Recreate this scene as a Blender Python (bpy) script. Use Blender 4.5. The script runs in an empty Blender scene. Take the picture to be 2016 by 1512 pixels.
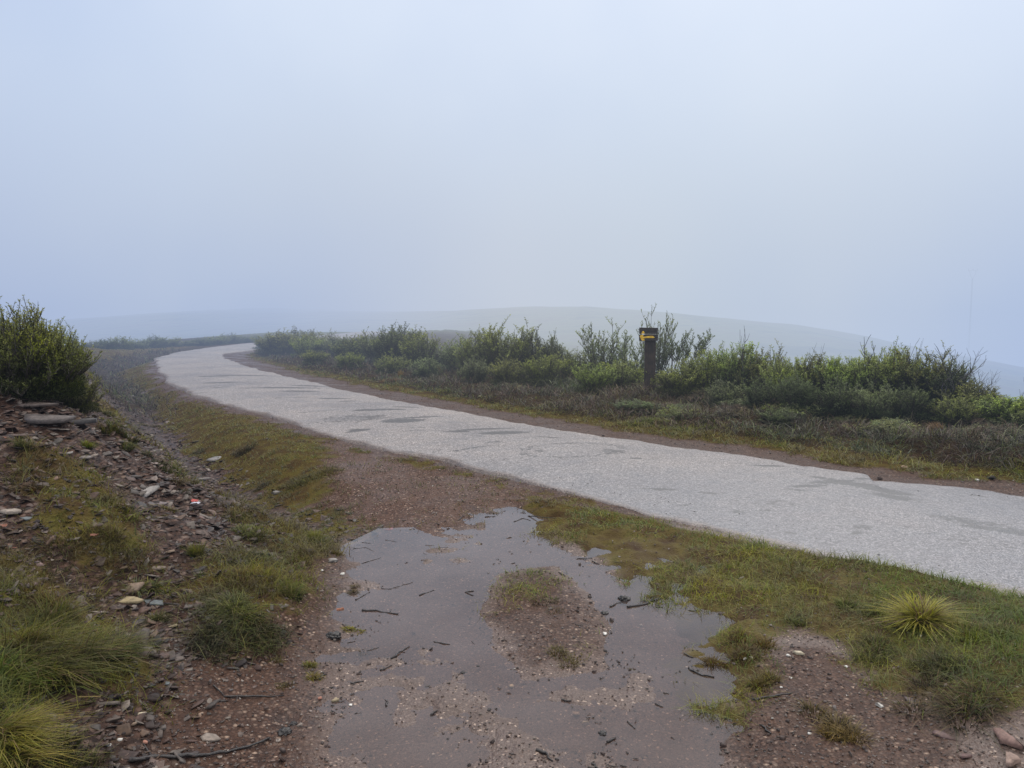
import bpy, math, random
import numpy as np
from math import radians, sin, cos, pi, tau
random.seed(7)
RNG = np.random.default_rng(7)
scene = bpy.context.scene
COL = scene.collection

# ------------------------------------------------------------------ camera model
F, CX, CY, HOR, EYE = 1500.0, 1008.0, 756.0, 620.0, 1.6
PITCH = math.atan((CY - HOR) / F)
def ray(px, py):
    x, y = (px - CX) / F, (CY - py) / F
    return np.array([x, cos(PITCH) + y * sin(PITCH), -sin(PITCH) + y * cos(PITCH)])
def flat(px, py, z=0.0):
    d = ray(px, py); t = (z - EYE) / d[2]
    return (d[0] * t, d[1] * t)

# ------------------------------------------------------------------ numpy noise
def _hash(ix, iy, seed):
    h = (ix.astype(np.int64) * 374761393 + iy.astype(np.int64) * 668265263 + seed * 1442695041) & 0xFFFFFFFF
    h = ((h ^ (h >> 13)) * 1274126177) & 0xFFFFFFFF
    return ((h ^ (h >> 16)) & 0xFFFFFF) / float(0xFFFFFF)
def vnoise(x, y, seed=0):
    x = np.asarray(x, float); y = np.asarray(y, float)
    ix, iy = np.floor(x), np.floor(y); fx, fy = x - ix, y - iy
    fx = fx * fx * (3 - 2 * fx); fy = fy * fy * (3 - 2 * fy)
    a = _hash(ix, iy, seed); b = _hash(ix + 1, iy, seed); c = _hash(ix, iy + 1, seed); d = _hash(ix + 1, iy + 1, seed)
    return (a * (1 - fx) + b * fx) * (1 - fy) + (c * (1 - fx) + d * fx) * fy
def fbm(x, y, sc, octv=3, seed=0):
    s, a, t = 0, 1.0, 0
    for o in range(octv):
        s = s + a * vnoise(x * sc + 17.3 * o, y * sc - 9.1 * o, seed + o); t += a; a *= .5; sc *= 2.07
    return s / t - .5
def sstep(a, b, x):
    t = np.clip((x - a) / (b - a), 0, 1); return t * t * (3 - 2 * t)

def dist_line(x, y, P):
    """distance to polyline and side (+ on its right hand side)"""
    best = np.full(x.shape, 1e9); side = np.zeros(x.shape)
    for (x0, y0), (x1, y1) in zip(P[:-1], P[1:]):
        dx, dy = x1 - x0, y1 - y0; l2 = dx * dx + dy * dy + 1e-12
        t = np.clip(((x - x0) * dx + (y - y0) * dy) / l2, 0, 1)
        d = np.hypot(x - x0 - t * dx, y - y0 - t * dy)
        cr = (x - x0) * dy - (y - y0) * dx
        m = d < best - 1e-9
        best = np.where(m, d, best); side = np.where(m, np.sign(cr), side)
    return best, side
def poly_sd(x, y, P):
    """signed distance to closed polygon, negative inside"""
    best = np.full(x.shape, 1e9); ins = np.zeros(x.shape, bool)
    n = len(P)
    for i in range(n):
        (x0, y0), (x1, y1) = P[i], P[(i + 1) % n]
        dx, dy = x1 - x0, y1 - y0; l2 = dx * dx + dy * dy + 1e-12
        t = np.clip(((x - x0) * dx + (y - y0) * dy) / l2, 0, 1)
        best = np.minimum(best, np.hypot(x - x0 - t * dx, y - y0 - t * dy))
        if abs(dy) > 1e-12:
            c = ((y0 > y) != (y1 > y)) & (x < dx * (y - y0) / dy + x0)
            ins ^= c
    return np.where(ins, -best, best)

# ------------------------------------------------------------------ layout curves (ground plan, metres)
LE_PX = [(2010,1175),(1881,1158),(1752,1132),(1623,1098),(1494,1067),(1322,1025),(1190,990),(1121,972),(1017,948),(947,932),(860,906),
         (780,893),(694,874),(590,840),(521,818),(451,800),(382,781),(335,757),(311,728),(305,706)]
RE_PX = [(2016,975),(1838,958),(1716,948),(1706,934),(1580,919),(1365,885),(1295,875),(1150,855),(1121,851),(947,820),(774,789),(694,772),
         (590,747),(521,731),(470,716),(442,705)]
LE = [(11.0,-3.6),(5.9,1.3)] + [flat(*p) for p in LE_PX] + [(-14.3,32.2),(-14.9,37.5),(-15.0,45),(-14.9,60),(-14.6,75),(-13.5,92)]
RE = [(14.0,-1.4),(7.6,4.2)] + [flat(*p) for p in RE_PX] + [(-11.85,31.2),(-11.6,37),(-11.55,45),(-11.5,60),(-11.3,75),(-10.2,92)]
DITCH = [(-15.5,40),(-14.9,33)] + [flat(*p, z=-.22) for p in [(208,740),(270,782),(312,838),(364,890),(417,928),(469,970)]] + \
        [flat(540,1008,-.12), flat(640,1048,-.05), flat(695,1110), flat(690,1200), flat(645,1300), flat(640,1400), flat(650,1512), (-.55,-4)]
PUDDLE = [flat(*p, z=-.012) for p in [(690,1085),(745,1062),(830,1082),(905,1060),(930,1012),(1000,1000),(1075,1022),(1180,1060),(1205,1130),(1310,1185),
          (1420,1235),(1370,1300),(1450,1380),(1520,1450),(1520,1640),(640,1640),(690,1440),(640,1300),(690,1215),(705,1150)]]
ISLAND = [flat(*p) for p in [(985,1125),(1090,1110),(1165,1165),(1195,1230),(1165,1300),(1060,1315),(985,1265),(945,1200)]]
WATER = [flat(*p, z=-.012) for p in [(640,1090),(745,1040),(905,1035),(930,985),(1060,980),(1200,1005),(1480,1080),(1600,1130),(1680,1230),(1600,1290),(1640,1420),
          (1640,1700),(620,1700),(560,1440),(560,1310),(640,1215),(650,1150)]]
GRASS_R = [flat(*p) for p in [(1030,978),(1200,1008),(1400,1052),(1640,1108),(2016,1190),(2200,1230),(2200,1500),(1900,1430),(1720,1370),(1640,1270),(1560,1250),(1500,1310),
           (1440,1400),(1360,1400),(1330,1300),(1380,1240),(1240,1170),(1190,1110),(1040,1050)]]
GRAVEL = [flat(*p) for p in [(640,870),(760,900),(950,945),(1060,985),(930,1010),(840,1075),(740,1060),(690,1030),(640,960)]]
MUDBANK = [flat(*p) for p in [(1530,1270),(1640,1280),(1780,1400),(1900,1440),(1900,1560),(1450,1560),(1440,1400)]]
GRASS_L = [[flat(*p, z=z) for p in q] for z, q in [
    (.30, [(20,1020),(170,1010),(290,1050),(300,1110),(150,1140),(40,1110)]),
    (.22, [(-80,1150),(130,1180),(290,1290),(250,1340),(60,1370),(110,1440),(90,1560),(-100,1560)]),
    (.10, [(355,1200),(430,1110),(570,1100),(610,1140),(590,1200),(480,1275),(380,1240)]),
    (.05, [(420,1000),(540,1000),(660,1040),(690,1070),(600,1110),(470,1095),(430,1050)]),
    (.25, [(170,800),(290,870),(330,900),(420,940),(470,985),(380,960),(260,905),(180,850)]),
    (.40, [(110,770),(190,790),(250,850),(200,850)]),
]]
HILL_PX = [-3000,-900,-300,130,240,420,600,760,900,1150,1322,1494,1709,1903,2016,2500,4000]
HILL_V  = [650,648,640,626,619,609,607,612,613,608,619,634,656,686,702,760,800]

def fields(x, y, light=False):
    x = np.asarray(x, float); y = np.asarray(y, float)
    sh = x.shape; x = x.ravel(); y = y.ravel()
    dL, sL = dist_line(x, y, LE); dR, sR = dist_line(x, y, RE)
    # LE/RE run from near right to far left: right hand side of LE is the road
    inside = (sL > 0) & (sR < 0)
    right = (~inside) & (dR < dL)
    s = np.where(inside, -np.minimum(dL, dR), np.minimum(dL, dR))
    r = np.hypot(x, y)
    dD, sD = dist_line(x, y, DITCH)     # DITCH runs far->near; its right hand side is the bank
    bank = np.where(sD > 0, dD, -dD)    # + on the bank
    left = (~right) & (~inside)
    zroad = np.where(y > 72, -(y - 72) * .07, 0)
    n1 = fbm(x, y, .5, 3, 1); n2 = fbm(x, y, 2.2, 3, 5); n3 = fbm(x, y, 9, 3, 9)
    # ----- right of the road
    zr = -.02 + .10 * sstep(.6, 2.2, s) + .10 * sstep(2, 5, s) + sstep(.5, 1.5, s) * (n1 * .22 + n2 * .22) + n3 * .02
    # ----- left verge, path
    zl = n2 * .03 * sstep(.2, 1, s) + n3 * .016 + .006
    zl = zl + sstep(.1, .8, s) * n1 * .03
    wash = np.zeros_like(x)
    # ditch
    dep = np.interp(y, [4.8, 6.0, 8, 20, 30, 38], [0, .14, .32, .26, .14, 0])
    zl = zl - dep * (1 - sstep(.05, 1.0, np.abs(bank - .1) * (1 - .25 * n1)))
    # bank
    bh = np.interp(y, [-2, 2, 3.5, 5, 7, 9, 13, 20, 28, 36], [.15, .24, .44, .86, 1.34, 1.46, 1.25, .66, .34, .0])
    wb = np.interp(y, [2, 5, 8, 14, 30], [1.5, 2.3, 2.5, 2.3, 2.0])
    bk = sstep(0, 1, np.clip(bank / wb, 0, 1)) * .85 + np.clip((bank - wb) / 12, 0, 1) * .5 + np.clip(bank / wb, 0, 1) * .15
    zb = bh * bk * (1 + .5 * n1) + sstep(.1, .8, bank) * (n2 * .14 * np.clip(bh, .3, 1) + n3 * .045)
    ridge = np.abs(fbm(x * .6 + y * .8, y * .6 - x * .8, 1.6, 4, 31)) * 2
    zb = zb + sstep(.8, 2.2, bank) * sstep(4.5, 6.5, y) * (1 - sstep(12, 18, y)) * (ridge - .35) * .32
    near = np.where(right, zr, zl + np.where(left, zb, 0))
    P = {}
    rm = (r < 40) & (~inside)
    n4 = fbm(x, y, 17, 2, 13)
    def pm(poly, soft=.12, nz=.15):
        o = np.zeros_like(x); xx, yy = x[rm], y[rm]
        sd = poly_sd(xx, yy, poly) + (n2[rm] * .7 + n3[rm] * .6) * nz * 2
        o[rm] = 1 - sstep(-soft, soft, sd); return o
    pud = pm(PUDDLE, .26, .20); isl = pm(ISLAND, .20, .20); gR = pm(GRASS_R, .10, .16); grv = pm(GRAVEL, .25, .3); mdb = pm(MUDBANK, .12, .12)
    gL = np.zeros_like(x)
    for q in GRASS_L: gL = np.maximum(gL, pm(q, .14, .18))
    near = near + np.where(left & (bank < .3), pud * (n2 * .030 + n3 * .022 + n4 * .010), 0)
    near = near - np.where(left, pud * (.040 - .026 * (1 - sstep(3.0, 3.9, y))) - isl * pud * .052, 0)
    near = near + np.where(left, gR * .02 + gR * (1 - sstep(1.2, 2.2, x)) * (n2 * .06 + n3 * .05 - .012) + gR * sstep(1.2, 2.4, x) * (.05 + .05 * n1) + mdb * .03, 0)
    near = near + np.where(left, gL * (.05 + .12 * np.clip(n2, -.2, .5)), 0)
    # right corner mound in the foreground
    near = near + np.where(left, .22 * sstep(0, 1.3, x - .40 * y - .32) * (1 - sstep(2.9, 4.0, y)) * (1 + n2), 0)
    near = np.where(inside, -.03, near) + zroad
    # ----- far country
    px = CX + F * x / np.maximum(y, 1e-3); px = np.where(y <= 0, np.where(x > 0, 4000, -3000), px)
    vc = np.interp(px, HILL_PX, HILL_V)
    Dc = np.interp(px, [-900, 300, 600, 900, 1300, 2016], [190, 190, 185, 150, 135, 125])
    zc = EYE + Dc * (HOR - vc) / F + fbm(x, y, .03, 3, 40) * 1.2
    val = np.interp(px, [300, 700, 1000, 1500, 2200], [-5, -4, -6, -9, -12])
    far = val + (zc - val) * sstep(45, 1, 0) if False else val + (zc - val) * sstep(0, 1, np.clip((r - 45) / (Dc - 45), 0, 1))
    far = far - np.clip(r - Dc, 0, 1e9) * .09 - np.clip(r - Dc - 60, 0, 400) * .05
    far = np.maximum(far, -40)
    far = far + fbm(x, y, .08, 3, 44) * .9
    wd = np.where(right, sstep(5.5, 30, s), sstep(6, 34, s) * sstep(26, 52, r))
    wd = np.maximum(wd, sstep(88, 100, r))
    z = near * (1 - wd) + far * wd
    out = dict(z=z, s=s, right=right, inside=inside, left=left, bank=bank, wd=wd, r=r)
    if not light:
        nb = n2 + n3 * .8
        grass = np.zeros_like(x); heath = np.zeros_like(x); scree = np.zeros_like(x); mud = np.zeros_like(x)
        sr = s + nb * .5 + n1 * .9
        grass = np.where(right, sstep(.62, .95, sr) * (1 - sstep(1.25, 1.8, sr) * .9), 0)
        heath = np.where(right, sstep(.95, 1.5, sr), 0)
        verge = left & (bank < .0)
        grass = np.where(verge, sstep(.08, .4, s + nb * .5 + n1 * .4) * sstep(-.05, .22, -bank - .02 + nb * .6) * sstep(5.6, 7.6, y + nb * 2 - x * .5) * (1 - .25 * sstep(18, 40, r)), grass)
        scree = np.where(left, sstep(-.45, -.05, bank + nb * .4) * sstep(5.2, 6.2, y) + sstep(.15, .7, bank + nb * .5), 0) * (1 - .75 * sstep(17, 26, r))
        scree = np.clip(scree, 0, 1)
        mud = np.where(left, np.maximum(pud, (1 - sstep(-.2, .25, bank)) * sstep(6.2, 5.2, y) if False else (1 - sstep(-.2, .25, bank)) * (1 - sstep(5.2, 6.2, y))), 0)
        grass = np.maximum(grass * (1 - grv * .9), np.maximum(gR * .95, gL * .70) * np.where(left, 1, 0))
        island_g = isl * sstep(.05, .25, n2 + .05)
        grass = np.maximum(grass, island_g * .5)
        mud = mud * (1 - grv) * (1 - isl * .8) * (1 - mdb * .8)
        bgr = left & (bank > .3)
        grass = np.where(bgr, np.maximum(grass, sstep(.03, .2, n1 * .7 + n2 * .45 - .16 + .46 * sstep(11, 20, y)) * .8), grass)
        heath = np.where(left & (bank > 3.2), np.maximum(heath, sstep(3.2, 4.5, bank)), heath)
        out.update(grass=grass, heath=heath, scree=scree * (1 - heath), mud=mud, pud=pud, isl=isl, gR=gR, gL=gL, grv=grv, mdb=mdb,
                   far=np.maximum(wd, sstep(55, 75, r)))
    if not light: out['heath'] = np.maximum(out['heath'], np.where(left, .75 * (1 - sstep(.35, .8, np.abs(bank - .25 + nb * .5))) * sstep(12, 16, y), 0))  # heath tone laid along the far ditch too, darkening it in place of shade
    for k in out: out[k] = out[k].reshape(sh)
    return out
def H(x, y):
    return fields(np.atleast_1d(np.asarray(x, float)), np.atleast_1d(np.asarray(y, float)), True)['z']
_T = np.exp(np.linspace(np.log(1.8), np.log(300), 420))
def G(px, py):
    """world point on the terrain along a sight line"""
    d = ray(px, py); X, Y, Z = d[0] * _T, d[1] * _T, EYE + d[2] * _T
    g = H(X, Y); k = np.argmax(Z < g)
    if k == 0: k = len(_T) - 1
    a, b = Z[k - 1] - g[k - 1], g[k] - Z[k]
    t = _T[k - 1] + (_T[k] - _T[k - 1]) * a / max(a + b, 1e-9)
    x, y = d[0] * t, d[1] * t
    return np.array([x, y, float(H(x, y)[0])])
def mpp(p):   # metres per (2016-wide) picture pixel at a point
    return float(p[1]) / F

# ------------------------------------------------------------------ mesh helpers
def mesh_np(name, V, loops, totals, cols=None, smooth=False, attrs=None):
    me = bpy.data.meshes.new(name)
    V = np.ascontiguousarray(V, np.float32); loops = np.ascontiguousarray(loops, np.int32).ravel(); totals = np.ascontiguousarray(totals, np.int32)
    me.vertices.add(len(V)); me.vertices.foreach_set('co', V.ravel())
    me.loops.add(len(loops)); me.loops.foreach_set('vertex_index', loops)
    me.polygons.add(len(totals))
    me.polygons.foreach_set('loop_start', np.concatenate([[0], np.cumsum(totals)[:-1]]).astype(np.int32))
    me.polygons.foreach_set('loop_total', totals)
    if smooth: me.polygons.foreach_set('use_smooth', np.ones(len(totals), bool))
    if cols is not None:
        c = np.ones((len(V), 4), np.float32); c[:, :3] = cols
        a = me.color_attributes.new('col', 'FLOAT_COLOR', 'POINT'); a.data.foreach_set('color', c.ravel())
    for k, v in (attrs or {}).items():
        a = me.attributes.new(k, 'FLOAT', 'POINT'); a.data.foreach_set('value', np.ascontiguousarray(v, np.float32).ravel())
    me.update(calc_edges=True); me.validate()
    return me
def quads(name, V, Q, **k):
    return mesh_np(name, V, Q, np.full(len(Q), 4), **k)
def put(name, me, mat, parent=None, loc=None):
    o = bpy.data.objects.new(name, me); COL.objects.link(o)
    if mat and not me.materials: me.materials.append(mat)
    if parent: o.parent = parent
    if loc is not None: o.location = loc
    return o
def tag(o, label=None, cat=None, group=None, kind=None):
    if label: o['label'] = label
    if cat: o['category'] = cat
    if group: o['group'] = group
    if kind: o['kind'] = kind
    return o
def empty(name, loc, rz=0, scale=None):
    o = bpy.data.objects.new(name, None); COL.objects.link(o); o.location = loc; o.rotation_euler = (0, 0, rz)
    o.empty_display_size = .1
    if scale is not None: o.scale = scale
    return o

def tubes(paths, radii, sides=5):
    """paths: list of (n,3) arrays, radii: list of (n,) arrays -> V, loops, totals"""
    V, L, Tt = [], [], []; base = 0
    for P, R in zip(paths, radii):
        P = np.asarray(P, float); n = len(P)
        T = np.gradient(P, axis=0); T /= np.linalg.norm(T, axis=1)[:, None] + 1e-9
        ref = np.where(np.abs(T[:, 2:3]) > .9, np.array([[1., 0, 0]]), np.array([[0., 0, 1]]))
        A = np.cross(T, ref); A /= np.linalg.norm(A, axis=1)[:, None] + 1e-9
        B = np.cross(T, A)
        an = np.arange(sides) / sides * tau
        ring = P[:, None] + np.asarray(R)[:, None, None] * (A[:, None] * np.cos(an)[None, :, None] + B[:, None] * np.sin(an)[None, :, None])
        V.append(ring.reshape(-1, 3))
        for i in range(n - 1):
            for j in range(sides):
                a = base + i * sides + j; b = base + i * sides + (j + 1) % sides
                L += [a, b, b + sides, a + sides]; Tt.append(4)
        L += list(range(base, base + sides)); Tt.append(sides)
        L += list(range(base + (n - 1) * sides, base + n * sides))[::-1]; Tt.append(sides)
        base += n * sides
    return np.concatenate(V), np.array(L), np.array(Tt)

def blades(P, h, lean, w, col_base, col_tip, seg=2, az=None, droop=.35):
    """grass blades: P (n,3) roots"""
    n = len(P); az = RNG.uniform(0, tau, n) if az is None else az
    D = np.stack([np.cos(az), np.sin(az), np.zeros(n)], 1)
    fa = az + pi / 2 + RNG.normal(0, .5, n)
    S = np.stack([np.cos(fa), np.sin(fa), np.zeros(n)], 1) * (w * .5)[:, None]
    V = np.zeros((n, (seg + 1) * 2, 3)); C = np.zeros((n, (seg + 1) * 2, 3))
    for k in range(seg + 1):
        t = k / seg
        c = P + D * (h * lean * (t ** 1.6))[:, None] + np.array([0, 0, 1.]) * (h * (t - droop * lean * t * t))[:, None]
        ww = 1 - t * .88
        V[:, 2 * k] = c - S * ww; V[:, 2 * k + 1] = c + S * ww
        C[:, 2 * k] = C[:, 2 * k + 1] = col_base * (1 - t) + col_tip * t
    b = np.arange(n)[:, None] * ((seg + 1) * 2)
    Q = np.concatenate([np.stack([b + 2 * k, b + 2 * k + 1, b + 2 * k + 3, b + 2 * k + 2], 2).reshape(-1, 4) for k in range(seg)])
    return V.reshape(-1, 3), Q, C.reshape(-1, 3)

def rocks(P, size, flatness, cols, tilt=.35, sink=.3, nside=6):
    """angular flat chips / pebbles as one vertex soup: P (n,3)"""
    n = len(P); az = np.sort(RNG.uniform(0, tau, (n, nside)) * .35 + np.arange(nside)[None] / nside * tau, axis=1)
    rad = RNG.uniform(.65, 1.1, (n, nside)); asp = RNG.uniform(.5, 1.0, (n, 1))
    x = np.cos(az) * rad; y = np.sin(az) * rad * asp
    bot = np.stack([x, y, np.full_like(x, -.5)], 2)
    mid = np.stack([x * 1.04, y * 1.04, np.full_like(x, .2) + RNG.uniform(-.2, .2, x.shape)], 2)
    sh = RNG.uniform(.55, .85, (n, 1))
    top = np.stack([x * sh, y * sh, np.full_like(x, .5) + RNG.uniform(-.15, .15, x.shape)], 2)
    V = np.concatenate([bot, mid, top], 1)
    V[:, :, 2] *= flatness[:, None]
    V *= (size * .5)[:, None, None]
    ra = RNG.uniform(0, tau, n); tx = RNG.normal(0, tilt, n); ty = RNG.normal(0, tilt, n)
    def rot(V, a, i, j):
        c, s_ = np.cos(a)[:, None], np.sin(a)[:, None]; W = V.copy()
        W[:, :, i] = V[:, :, i] * c - V[:, :, j] * s_; W[:, :, j] = V[:, :, i] * s_ + V[:, :, j] * c; return W
    V = rot(V, ra, 0, 1); V = rot(V, tx, 1, 2); V = rot(V, ty, 0, 2)
    V += P[:, None, :]; V[:, :, 2] += (size * flatness * (.5 - sink))[:, None]
    k = nside; tl = []
    tot = []
    for a in range(2):
        for j in range(k):
            tl += [a * k + j, a * k + (j + 1) % k, (a + 1) * k + (j + 1) % k, (a + 1) * k + j]; tot.append(4)
    tl += list(range(2 * k, 3 * k)); tot.append(k)
    tl = np.array(tl); L = (tl[None] + (np.arange(n) * 3 * k)[:, None]).ravel(); Tt = np.tile(np.array(tot), n)
    C = np.repeat(cols[:, None, :], 3 * k, 1); C = C * RNG.uniform(.85, 1.12, (n, 3 * k, 1))
    return V.reshape(-1, 3), L, Tt, C.reshape(-1, 3)

# ------------------------------------------------------------------ materials
def new_mat(name):
    m = bpy.data.materials.new(name); m.use_nodes = True; nt = m.node_tree; nt.nodes.clear()
    return m, nt
class N:
    def __init__(s, nt): s.nt = nt
    def __call__(s, t, **kw):
        n = s.nt.nodes.new(t)
        for k, v in kw.items():
            if k.startswith('i_'):
                key = k[2:]
                key = int(key) if key.isdigit() else key.replace('_', ' ')
                if hasattr(v, 'is_output') or isinstance(v, bpy.types.NodeSocket): s.nt.links.new(v, n.inputs[key])
                else: n.inputs[key].default_value = v
            else: setattr(n, k, v)
        return n
    def math(s, op, a, b=0.0, clamp=False):
        n = s('ShaderNodeMath', operation=op, i_0=a, i_1=b); n.use_clamp = clamp; return n.outputs[0]
    def mix(s, f, a, b, bt='MIX'):
        n = s.nt.nodes.new('ShaderNodeMix'); n.data_type = 'RGBA'; n.blend_type = bt
        for i, v in ((0, f), (6, a), (7, b)):
            if isinstance(v, bpy.types.NodeSocket): s.nt.links.new(v, n.inputs[i])
            else: n.inputs[i].default_value = v if i == 0 else (*v, 1)[:4]
        return n.outputs[2]
    def ramp(s, f, stops, interp='LINEAR'):
        n = s.nt.nodes.new('ShaderNodeValToRGB'); s.nt.links.new(f, n.inputs[0]); e = n.color_ramp.elements
        n.color_ramp.interpolation = interp
        while len(e) < len(stops): e.new(.5)
        for k, (p, c) in enumerate(stops):
            e[k].position = p; e[k].color = (*c, 1) if len(c) == 3 else c
        return n.outputs[0]
    def noise(s, vec, sc, det=3, rough=.6, out=0):
        n = s('ShaderNodeTexNoise', i_Vector=vec, i_Scale=sc, i_Detail=det, i_Roughness=rough); return n.outputs[out]
    def voro(s, vec, sc, out='Color', feature='F1'):
        n = s('ShaderNodeTexVoronoi', feature=feature, i_Vector=vec, i_Scale=sc); return n.outputs[out]
    def attr(s, name, out='Fac'):
        return s('ShaderNodeAttribute', attribute_name=name).outputs[out]
    def rng(s, v, a, b, c=0.0, d=1.0):
        n = s('ShaderNodeMapRange', i_0=v); n.clamp = True
        for i, q in ((1, a), (2, b), (3, c), (4, d)): n.inputs[i].default_value = q
        return n.outputs[0]

def leaf_mat(name, tint=(1, 1, 1), rough=.55, rand=.25, trans=.35):
    m, nt = new_mat(name); n = N(nt)
    c = n.attr('col', 'Color')
    r = n('ShaderNodeObjectInfo').outputs['Random']
    pos = n('ShaderNodeNewGeometry').outputs['Position']
    v = n.noise(pos, 3.0, 3)
    c = n.mix(1.0, c, tint, 'MULTIPLY')
    hs = n('ShaderNodeHueSaturation', i_Color=c, i_Hue=n.rng(r, 0, 1, .5 - .02, .5 + .02), i_Saturation=n.rng(v, .3, .7, .8, 1.15),
           i_Value=n.math('MULTIPLY', n.rng(r, 0, 1, 1 - rand, 1 + rand), n.rng(v, .3, .7, .75, 1.25)))
    b = n('ShaderNodeBsdfPrincipled', i_Base_Color=hs.outputs[0], i_Roughness=rough); b.inputs['Specular IOR Level'].default_value = .3
    t = n('ShaderNodeBsdfTranslucent', i_Color=hs.outputs[0])
    mx = n('ShaderNodeMixShader', i_0=trans, i_1=b.outputs[0], i_2=t.outputs[0])
    nt.links.new(mx.outputs[0], n('ShaderNodeOutputMaterial').inputs[0]); return m
def stone_mat(name, rough=.5, spec=.25):
    m, nt = new_mat(name); n = N(nt)
    c = n.attr('col', 'Color'); pos = n('ShaderNodeNewGeometry').outputs['Position']
    v = n.noise(pos, 45, 4); v2 = n.noise(pos, 9, 3)
    hs = n('ShaderNodeHueSaturation', i_Color=c, i_Value=n.math('MULTIPLY', n.rng(v, .3, .7, .6, 1.35), n.rng(v2, .3, .7, .75, 1.2)))
    b = n('ShaderNodeBsdfPrincipled', i_Base_Color=hs.outputs[0], i_Roughness=n.rng(v2, .35, .65, rough - .1, rough + .25))
    b.inputs['Specular IOR Level'].default_value = spec
    bp = n('ShaderNodeBump', i_Height=v, i_Strength=.5, i_Distance=.006); nt.links.new(bp.outputs[0], b.inputs['Normal'])
    nt.links.new(b.outputs[0], n('ShaderNodeOutputMaterial').inputs[0]); return m
def wood_mat(name, c1, c2, rough=.55, axis_scale=(30, 30, 3)):
    m, nt = new_mat(name); n = N(nt)
    tc = n('ShaderNodeTexCoord').outputs['Object']
    mp = n('ShaderNodeMapping', i_Vector=tc, i_Scale=axis_scale).outputs[0]
    v = n.noise(mp, 1.0, 5, .65); w = n.noise(tc, 6, 3)
    c = n.ramp(v, [(.3, c1), (.5, tuple((a + b) / 2 for a, b in zip(c1, c2))), (.72, c2)])
    c = n.mix(n.rng(w, .45, .7), c, tuple(q * .55 for q in c1))
    b = n('ShaderNodeBsdfPrincipled', i_Base_Color=c, i_Roughness=rough)
    bp = n('ShaderNodeBump', i_Height=v, i_Strength=.7, i_Distance=.01); nt.links.new(bp.outputs[0], b.inputs['Normal'])
    nt.links.new(b.outputs[0], n('ShaderNodeOutputMaterial').inputs[0]); return m
def plain_mat(name, c, rough=.6, var=.3, sc=25):
    m, nt = new_mat(name); n = N(nt)
    pos = n('ShaderNodeTexCoord').outputs['Object']; v = n.noise(pos, sc, 4)
    cc = n.mix(n.rng(v, .3, .7), tuple(q * (1 - var) for q in c), tuple(min(1, q * (1 + var)) for q in c))
    b = n('ShaderNodeBsdfPrincipled', i_Base_Color=cc, i_Roughness=rough)
    bp = n('ShaderNodeBump', i_Height=v, i_Strength=.4, i_Distance=.004); nt.links.new(bp.outputs[0], b.inputs['Normal'])
    nt.links.new(b.outputs[0], n('ShaderNodeOutputMaterial').inputs[0]); return m

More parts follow.
